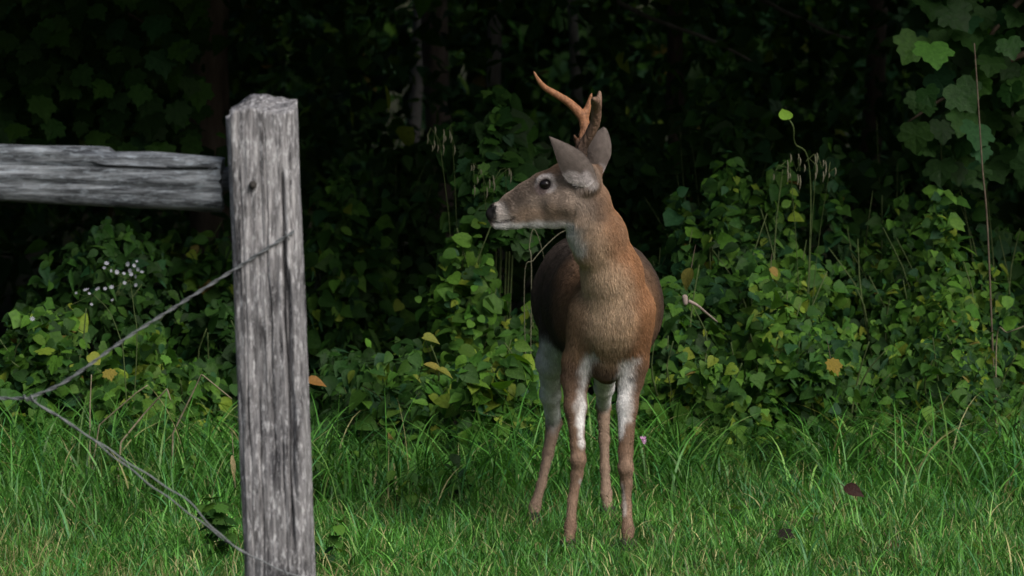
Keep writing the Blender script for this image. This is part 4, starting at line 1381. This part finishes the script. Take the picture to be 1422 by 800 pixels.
def build_grass():
    r = np.random.default_rng(17)
    parts = []
    # short tangled turf
    n = 108000
    p = np.stack([r.uniform(-3.1, 3.1, n), 11.6 + 3.6 * r.uniform(0, 1, n) ** 0.95, np.full(n, -0.05)], 1)
    hn = vnoise(np.stack([p[:, 0] * 4, p[:, 1] * 4, 0 * p[:, 0]], 1), 92)
    hn2 = vnoise(np.stack([p[:, 0] * 11, p[:, 1] * 9, 0 * p[:, 0]], 1), 93)
    h = hoof_clear(p) * r.uniform(0.050, 0.115, n) * (1 + 0.35 * hn + 0.45 * hn2) * (1 + 0.5 * sstep(14.0, 14.8, p[:, 1]))
    parts.append(blades(n, p, h, r.uniform(0.5, 2.7, n), r.uniform(0.0012, 0.0029, n), grass_cols(p, r, 0.07), 4, r))
    # taller wisps among it
    n = 7500
    p = np.stack([r.uniform(-2.6, 2.6, n), r.uniform(11.7, 15.2, n), np.full(n, -0.05)], 1)
    parts.append(blades(n, p, hoof_clear(p) * r.uniform(0.09, 0.19, n) * (1 + 0.6 * sstep(13.7, 14.6, p[:, 1])), r.uniform(1.0, 2.8, n), r.uniform(0.0016, 0.0032, n), grass_cols(p, r, 0.07), 6, r))
    # tufts: many blades from one crown
    nt_ = 230
    cx, cyy = r.uniform(-2.5, 2.5, nt_), r.uniform(11.8, 15.0, nt_)
    k = 34
    p = np.stack([np.repeat(cx, k) + r.normal(0, 0.022, nt_ * k), np.repeat(cyy, k) + r.normal(0, 0.022, nt_ * k), np.full(nt_ * k, -0.05)], 1)
    hh = np.repeat(r.uniform(0.065, 0.125, nt_) * (1 + 0.9 * sstep(13.7, 14.6, cyy)), k) * r.uniform(0.6, 1.15, nt_ * k)
    tc_ = np.repeat(grass_cols(p[::k], r, 0.02), k, axis=0) * r.uniform(0.8, 1.25, (nt_ * k, 1))
    hh = hh * hoof_clear(p) * 1.3
    parts.append(blades(nt_ * k, p, hh, r.uniform(0.5, 2.2, nt_ * k), r.uniform(0.0014, 0.003, nt_ * k), tc_, 5, r))
    # broad bright blades and pale straw lying about
    n = 1500
    p = np.stack([r.uniform(-2.6, 2.6, n), r.uniform(11.7, 15.0, n), np.full(n, -0.05)], 1)
    parts.append(blades(n, p, hoof_clear(p) * r.uniform(0.10, 0.20, n) * (1 + 0.6 * sstep(13.6, 14.6, p[:, 1])), r.uniform(0.7, 2.5, n), r.uniform(0.0026, 0.0046, n), grass_cols(p, r, 0.0, (0.02, 0.2, 0.4, 0.28, 0.1, 0.0)), 6, r))
    n = 3200
    p = np.stack([r.uniform(-2.6, 2.6, n), r.uniform(11.7, 15.0, n), r.uniform(-0.04, 0.02, n)], 1)
    parts.append(blades(n, p, r.uniform(0.04, 0.12, n), r.uniform(2.2, 3.4, n), r.uniform(0.0008, 0.0016, n), np.tile(GC[5], (n, 1)) * r.uniform(0.5, 1.25, (n, 1)), 4, r))
    V, Q, T, C = [], [], [], []
    off = 0
    for v, q, t, c in parts:
        V.append(v); Q.append(q + off); T.append(t + off); C.append(c); off += len(v)
    # further rough sward beside and in front of the picture, coarser
    n = 14000
    p = np.stack([r.uniform(-6, 6, n), r.uniform(6.5, 11.7, n), np.full(n, -0.05)], 1)
    v, q, t, c = blades(n, p, r.uniform(0.06, 0.13, n), r.uniform(0.4, 1.8, n), r.uniform(0.002, 0.004, n), grass_cols(p, r, 0.06), 3, r)
    V.append(v); Q.append(q + off); T.append(t + off); C.append(c)
    tag(put('grass', mesh_np('grass', np.vstack(V), quads=np.vstack(Q), tris=np.vstack(T), col=np.vstack(C)), M_GRASS), 'short green meadow grass around the deer hooves and fence', 'grass', kind='stuff')
    # long arching grass along the wood edge
    n = 9000
    x = r.uniform(-3.2, 3.2, n)
    p = np.stack([x, edge_y(x) + r.normal(-0.02, 0.32, n), np.full(n, -0.05)], 1)
    dn = vnoise(np.stack([x * 2.4, p[:, 1] * 1.5, 0 * x], 1), 95)
    p = p[dn > -0.35]; n = len(p)
    v, q, t, c = blades(n, p, r.uniform(0.2, 0.50, n), r.uniform(1.1, 2.7, n), r.uniform(0.0022, 0.0048, n), grass_cols(p, r, 0.05, (0.28, 0.32, 0.2, 0.12, 0.05, 0.03)), 7, r)
    # tussocks of long grass at the left in front of the thicket
    n2 = 1500
    x = r.normal(-1.25, 0.45, n2)
    p2 = np.stack([x, r.normal(14.1, 0.35, n2), np.full(n2, -0.05)], 1)
    v2, q2, t2, c2 = blades(n2, p2, r.uniform(0.14, 0.28, n2), r.uniform(0.5, 2.2, n2), r.uniform(0.002, 0.004, n2), grass_cols(p2, r, 0.05), 6, r)
    o2 = len(v)
    tag(put('tall_grass', mesh_np('tall_grass', np.vstack([v, v2]), quads=np.vstack([q, q2 + o2]), tris=np.vstack([t, t2 + o2]), col=np.vstack([c, c2])), M_GRASS), 'long arching grass at the foot of the thicket', 'grass', kind='stuff')


build_grass()


# ------------------------------------------------------------------ small things
def cane(name, label, cat, pts, r0, r1, mat, n=24, sides=6):
    o = tube_obj(name, catmull(pts, n), np.linspace(r0, r1, n), mat, None, sides)
    return tag(o, label, cat)


def stalk(name, label, pts, r0, r1, group=None, blade=None):
    base = np.asarray(pts[0])
    root = empty(name, base)
    tag(root, label, 'grass stalk', group)
    # a bent stalk keeps its sharp kink: straight pieces
    path = []
    for a, b in zip(pts[:-1], pts[1:]):
        for t in np.linspace(0, 1, 7)[:-1]: path.append(np.asarray(a) * (1 - t) + np.asarray(b) * t)
    path.append(np.asarray(pts[-1]))
    tube_obj('stem', np.array(path), np.linspace(r0, r1, len(path)), M_DRY, root, 5)
    if blade:
        add_leaf(root, 'lance', blade[0], (0.1, -0.8, 0.5), blade[1], blade[2], (0.34, 0.27, 0.15), 'blade')
    return root


g0 = lambda px, D: np.array([P(px, 700, D)[0], D, -0.05])
SG = 'bent dry grass stalks left of the post'
stalk('dry_stalk', 'sharply bent straw stalk nearest the post, long end hanging right', [g0(238, 14.3), P(240, 602, 14.3), P(280, 520, 14.25), P(300, 536, 14.2), P(322, 554, 14.2)], 0.0035, 0.0018, SG)
stalk('dry_stalk', 'bent straw stalk with a hooked tip left of the sharpest bent one', [g0(160, 14.3), P(168, 614, 14.3), P(200, 575, 14.3), P(232, 540, 14.25), P(237, 556, 14.25)], 0.0042, 0.002, SG)
stalk('dry_stalk', 'long low straw stalk slanting below the wire joint', [g0(120, 14.5), P(138, 590, 14.5), P(190, 545, 14.45), P(205, 535, 14.45)], 0.003, 0.0018, SG)
stalk('dry_stalk', 'short upright straw stalk under the upper wire', [g0(124, 14.5), P(125, 562, 14.5), P(127, 520, 14.5)], 0.003, 0.0016, SG)
stalk('dry_stalk', 'small straw stalk standing at the post foot', [g0(292, 13.0), P(296, 770, 13.0), P(306, 738, 13.0)], 0.0035, 0.0018, SG)
stalk('dry_stalk', 'dry curled blade hanging on brown stalk close to the post', [g0(328, 14.0), P(326, 660, 14.0), P(322, 600, 14.0)], 0.002, 0.001, SG, (P(322, 632, 13.98), (0.1, -0.2, -0.9), 0.08))
cane('dry_cane', 'tall dry brown cane standing before the right thicket', 'cane', [g0(1385, 15.35), P(1372, 330, 15.3), P(1364, 230, 15.3), P(1357, 120, 15.3), P(1353, 60, 15.3)], 0.0038, 0.0022, M_WOODY)
s0 = P(953, 416, 14.72)
st = empty('broken_stick', s0)
tag(st, 'pale broken stick with a knobbed end caught in the vines', 'stick')
tube_obj('stick', catmull([P(956, 418, 14.72), P(968, 424, 14.73), P(980, 434, 14.78), P(996, 447, 14.85)], 12), np.linspace(0.0060, 0.0030, 12), plain_material('pale_stick', (0.20, 0.15, 0.13), (0.36, 0.29, 0.26), 90), st, 8)
fk = Field(P(951, 418, 14.72) - 0.03, P(951, 418, 14.72) + 0.03, 0.003)
fk.cone(P(951, 413, 14.72), P(952, 421, 14.72), 0.010, 0.008, 0.006, (1, 0.8, 1))
kv, kq = fk.mesh()
put('knob', mesh_np('knob', kv - s0, quads=kq), bpy.data.materials['pale_stick'], st)
cane('hanging_branch', 'long thin pale branch slanting across the dark upper right', 'branch', [P(700, -190, 22.0), P(800, -40, 21.6), P(880, 14, 21.3), P(930, 35, 21.2), P(985, 55, 21.1), P(1035, 80, 21.1), P(1062, 100, 21.1)], 0.016, 0.005, M_BARKG, 30)
cane('hanging_branch', 'short dim branch above the lone lit leaf', 'branch', [P(960, -190, 22.0), P(1030, -30, 21.8), P(1075, 8, 21.6), P(1110, 25, 21.5), P(1150, 45, 21.5), P(1190, 56, 21.5)], 0.015, 0.005, M_BARKG, 30)
cane('dry_twig', 'thin dry twig sticking out of vines near the right edge', 'twig', [P(1385, 530, 15.3) * np.array([1, 1, 0]), P(1384, 470, 15.2), P(1400, 462, 15.0), P(1425, 452, 14.95)], 0.003, 0.002, M_DRY)
hs = empty('dry_vine', P(735, 450, 15.3) * np.array([1, 1, 0]))
tag(hs, 'thin dry vine looping down below the deer jaw', 'vine')
tube_obj('stem', catmull([hs.location[:], P(738, 380, 15.2), P(735, 345, 15.2), P(741, 318, 15.2), P(752, 345, 15.25), P(762, 400, 15.4), P(765, 480, 15.5)], 30), 0.0017, M_SPIKE, hs, 5)
tube_obj('stem', catmull([hs.location[:], P(728, 395, 15.2), P(742, 360, 15.2), P(772, 328, 15.3), P(790, 318, 15.4)], 24), 0.0014, M_SPIKE, hs, 5)

# lone lit leaf on its bent stem
ll = empty('seedling', P(1112, 210, 15.6) * np.array([1, 1, 0]))
tag(ll, 'single bright green leaf on a thin bent stem against the dark wood', 'seedling')
tube_obj('stem', catmull([ll.location[:], P(1125, 330, 15.6), P(1122, 222, 15.5), P(1104, 200, 15.4), P(1102, 178, 15.35), P(1097, 168, 15.35), P(1092, 165, 15.35)], 30), 0.0028, M_STEM, ll, 5)
add_leaf(ll, 'heart', P(1092, 166, 15.34), (0.1, -0.8, 0.6), (-0.15, 0.25, 1.0), 0.056, (0.16, 0.30, 0.035))


def seed_head(name, label, spots, D, base_px):
    """a few arching culms, each carrying a row of hanging spikelets"""
    root = empty(name, P(base_px, 500, D + 0.25) * np.array([1, 1, 0]))
    tag(root, label, 'grass')
    spots = sorted(spots)
    for g in range(0, len(spots), 9):
        grp = spots[g:g + 9]
        pts = [P(x, y, D) for x, y, _ in grp]
        crest = np.mean(pts, 0)
        foot = np.array(root.location)
        tube_obj('stem', catmull([foot, np.array([foot[0] * 0.6 + crest[0] * 0.4, D + 0.28, crest[2] * 0.6]), crest + np.array([0, 0.12, 0.0])] + pts, 18), np.linspace(0.0014, 0.0005, 18), M_STEM, root, 4)
        for a, (x, y, l) in zip(pts, grp):
            V = catmull([a, a + np.array([0.002, 0, -l * 0.5]), a + np.array([-0.002, 0, -l])], 6)
            tube_obj('spikelet', V, np.array([0.0008, 0.0022, 0.0027, 0.0024, 0.0016, 0.0005]), M_SPIKE, root, 6)


rs = np.random.default_rng(5)
seed_head('drooping_grass', 'pale drooping seed heads on the tall vine mound right of deer', [(1085 + rs.uniform(-12, 75), 218 + rs.uniform(-6, 26), rs.uniform(0.02, 0.06)) for _ in range(20)], 15.35, 1120)
seed_head('drooping_grass', 'pale drooping seed heads in the dark left of the antlers', [(600 + rs.uniform(-16, 34), 184 + rs.uniform(-8, 18), rs.uniform(0.02, 0.045)) for _ in range(12)], 16.0, 640)
seed_head('drooping_grass', 'dim drooping seed heads just in front of the deer forehead', [(668 + rs.uniform(-14, 50), 240 + rs.uniform(-12, 22), rs.uniform(0.02, 0.05)) for _ in range(13)], 16.0, 690)

# white asters
m_white = plain_material('white_petal', (0.20, 0.21, 0.25), (0.38, 0.39, 0.44), 80)
m_pink = plain_material('pink_petal', (0.45, 0.22, 0.42), (0.62, 0.36, 0.58), 80)


def flower_mesh(name, petals, r, mat, cup=0.3):
    V, T = [(0, 0, 0)], []
    for i in range(petals):
        a = i * 2 * math.pi / petals
        d = 0.75 * math.pi / petals
        k = len(V)
        V += [(0.6 * r * math.cos(a - d), 0.6 * r * math.sin(a - d), cup * r * 0.4), (r * math.cos(a), r * math.sin(a), cup * r), (0.6 * r * math.cos(a + d), 0.6 * r * math.sin(a + d), cup * r * 0.4)]
        T.append((0, k, k + 1)); T.append((0, k + 1, k + 2))
    me = mesh_np(name, V, faces=T)
    me.materials.append(mat)
    return me


FL = flower_mesh('flower', 8, 0.0085, m_white)
ar = empty('aster', P(180, 500, 15.0) * np.array([1, 1, 0]))
tag(ar, 'small white asters on thin stems above the upper wire', 'flower')
heads = [(148, 366), (145, 372), (162, 378), (172, 380), (181, 376), (186, 369), (190, 363), (197, 378), (189, 384), (182, 381), (173, 393), (189, 396), (178, 367), (154, 376),
         (106, 407), (119, 403), (124, 408), (135, 402), (146, 401), (155, 399), (127, 423), (156, 417), (137, 400), (122, 402), (45, 443), (192, 374)]
tube_obj('stem', catmull([ar.location[:], P(172, 500, 15.0), P(165, 465, 15.0), P(150, 430, 15.0), P(128, 408, 15.0)], 16), np.linspace(0.0022, 0.001, 16), M_STEM, ar, 5)
tube_obj('stem', catmull([ar.location[:], P(190, 480, 15.0), P(186, 430, 15.0), P(180, 385, 15.0)], 16), np.linspace(0.0022, 0.001, 16), M_STEM, ar, 5)
for i, (x, y) in enumerate(heads):
    o = put('flower', FL, None, ar)
    q = P(x, y, 14.98)
    o.location = tuple(q - np.array(ar.location))
    o.rotation_euler = (R(rs.uniform(35, 95)), 0, R(rs.uniform(-50, 50)))
    s_ = rs.uniform(0.7, 1.25); o.scale = (s_, s_, s_)
    c0 = P(128, 410, 15.0) if x < 140 else P(181, 388, 15.0)
    tube_obj('stem', [q, (q + c0) / 2 + np.array([0, 0, -0.006]), c0], 0.0006, M_STEM, ar, 4)

# clover head in the grass right of the deer
cl = empty('clover', np.array([P(893, 610, 14.0)[0], 14.0, -0.05]))
tag(cl, 'tiny pink clover flower in the grass right of the deer', 'flower')
cp = P(893, 610, 14.0)
tube_obj('stem', catmull([cl.location[:], cp * 0.5 + np.array(cl.location) * 0.5 + np.array([0.01, 0, 0]), cp], 8), 0.0012, M_STEM, cl, 5)
fm = flower_mesh('petals', 11, 0.012, m_pink, 0.7)
for i, tilt in enumerate((20, 55, 85)):
    o = put('petals', fm, None, cl); o.location = tuple(cp - np.array(cl.location) + np.array([0, 0, -0.004 * i])); o.rotation_euler = (R(tilt), 0, 0.4 * i); o.scale = (1 - 0.1 * i,) * 3


def single_leaf(name, label, kind, pos, nrm, tip, size, col, cat='leaf', stem_to=None):
    root = empty(name, pos)
    tag(root, label, cat)
    add_leaf(root, kind, pos, nrm, tip, size, col, 'blade')
    e = np.asarray(stem_to) if stem_to is not None else np.asarray(pos) - np.asarray(tip) / np.linalg.norm(tip) * size * 0.35
    tube_obj('leaf_stalk', catmull([np.asarray(pos) + np.asarray(tip) * 0.002, (np.asarray(pos) + e) / 2 + np.array([0, 0, 0.003]), e], 6), 0.0011, M_WOODY, root, 5)
    return root


single_leaf('fallen_leaf', 'dark red dead leaf lying in the grass at right', 'ovate', P(1172, 676, 13.45), (-0.2, -0.75, 0.6), (0.9, -0.2, -0.45), 0.068, (0.036, 0.014, 0.011))
single_leaf('fallen_leaf', 'small brown dead leaf in the grass near the bottom right corner', 'ovate', P(1232, 750, 12.85), (0.1, -0.7, 0.6), (0.3, -0.2, -0.8), 0.07, (0.10, 0.045, 0.025))
single_leaf('fallen_leaf', 'blackish curled leaf low in the grass below the dark red one', 'maple', P(1080, 738, 12.95), (0.1, -0.5, 0.8), (0.9, -0.3, -0.2), 0.060, (0.022, 0.018, 0.016))
single_leaf('yellow_leaf', 'yellow lobed leaf hanging at the foot of the right thicket', 'maple', P(1153, 497, 14.55), (0.5, -0.7, 0.5), (0.4, -0.3, -0.9), 0.070, (0.20, 0.15, 0.025), stem_to=P(1148, 470, 14.75))
single_leaf('yellow_leaf', 'orange dry leaf sticking out right of the fence post', 'ovate', P(424, 528, 14.6), (0.0, -0.55, 0.8), (1.0, -0.1, -0.08), 0.072, (0.26, 0.13, 0.04), stem_to=P(395, 545, 14.75))
single_leaf('yellow_leaf', 'yellow blade drooping from clump between post and deer', 'ovate', P(588, 506, 14.6), (0.1, -0.25, 0.95), (1.0, -0.3, -0.12), 0.080, (0.24, 0.21, 0.05), stem_to=P(580, 530, 14.8))
single_leaf('yellow_leaf', 'yellow green leaf beside the drooping yellow blade', 'ovate', P(606, 512, 14.58), (0.2, -0.35, 0.9), (1.0, -0.2, -0.2), 0.062, (0.19, 0.20, 0.04), stem_to=P(600, 535, 14.8))
single_leaf('yellow_leaf', 'pale olive leaf on the vine column below the deer muzzle', 'heart', P(588, 468, 15.3), (0.1, -0.4, 0.85), (1.0, -0.2, -0.25), 0.062, (0.20, 0.22, 0.05), stem_to=P(600, 500, 15.6))
single_leaf('yellow_leaf', 'small yellow leaf above the bent straw stalks', 'round', P(124, 492, 14.65), (0.1, -0.8, 0.5), (0.6, -0.1, -0.6), 0.05, (0.22, 0.25, 0.035), stem_to=P(120, 520, 14.9))
single_leaf('yellow_leaf', 'ochre yellow leaf lowest left of the bent straw stalks', 'maple', P(150, 512, 14.65), (0.1, -0.8, 0.5), (0.2, -0.1, -0.8), 0.05, (0.22, 0.18, 0.03), stem_to=P(150, 535, 14.9))
single_leaf('yellow_leaf', 'orange spotted leaf in the middle of the right thicket', 'round', P(1070, 372, 15.05), (0.4, -0.6, 0.6), (0.5, -0.1, -0.7), 0.038, (0.22, 0.15, 0.04), stem_to=P(1072, 352, 15.3))
single_leaf('yellow_leaf', 'brownish yellow leaf at the left end of the right thicket', 'ovate', P(960, 372, 14.95), (-0.5, -0.7, 0.4), (-0.2, 0, -1), 0.08, (0.14, 0.13, 0.03), stem_to=P(966, 340, 15.2))


def weed(name, label, px, D, h, n, kind, size, pal, seed, spread=0.05):
    r = np.random.default_rng(800 + seed)
    b = g0(px, D)
    root = empty(name, b)
    tag(root, label, 'weed', 'leafy weeds in the grass')
    for s in range(3):
        tip = b + np.array([r.normal(0, spread), r.normal(0, spread), h * r.uniform(0.75, 1.05)])
        path = catmull([b, (b + tip) / 2 + np.array([r.normal(0, 0.01), 0, 0.01]), tip], 10)
        tube_obj('stem', path, np.linspace(0.0022, 0.0008, 10), M_STEM, root, 5)
        for i in range(n):
            q = path[int(2 + 7.9 * (i + 0.5) / n * 0.99)]
            a = i * 2.4 + s
            d = np.array([math.cos(a), math.sin(a), 0.1])
            add_leaf(root, kind, q, (d[0] * 0.4, d[1] * 0.4 - 0.2, 0.8), d, size * r.uniform(0.7, 1.2), pick_cols(1, pal, r)[0])


weed('weed', 'bright small leaved weed against the right side of the post', 452, 14.1, 0.26, 16, 'ovate', 0.032, 'bright', 1, 0.06)
weed('weed', 'bright small leaved weed below the bent straw stalks', 225, 14.0, 0.22, 16, 'ovate', 0.032, 'bright', 2, 0.07)
weed('weed', 'leafy green weed at the bottom just left of the post', 312, 12.7, 0.22, 14, 'maple', 0.05, 'mid', 3, 0.06)
weed('weed', 'leafy green weed at the bottom just right of the post', 446, 12.5, 0.16, 12, 'round', 0.036, 'bright', 4, 0.06)
weed('weed', 'low broad leaved weed left of the deer rear hoof', 655, 14.2, 0.18, 8, 'ovate', 0.055, 'mid', 5, 0.06)
weed('weed', 'pointed leaf weed in grass midway between post and deer', 560, 13.9, 0.16, 5, 'ovate', 0.06, 'mid', 6, 0.04)
weed('weed', 'low round leaved weed right of the pink flower', 985, 13.7, 0.09, 6, 'round', 0.04, 'mid', 7, 0.05)
weed('weed', 'small weed beside the dark red dead leaf', 1105, 13.4, 0.09, 6, 'round', 0.036, 'mid', 8, 0.05)
weed('weed', 'tall thin leaved weed at the right picture edge', 1400, 14.5, 0.42, 18, 'lance', 0.06, 'mid', 9, 0.07)
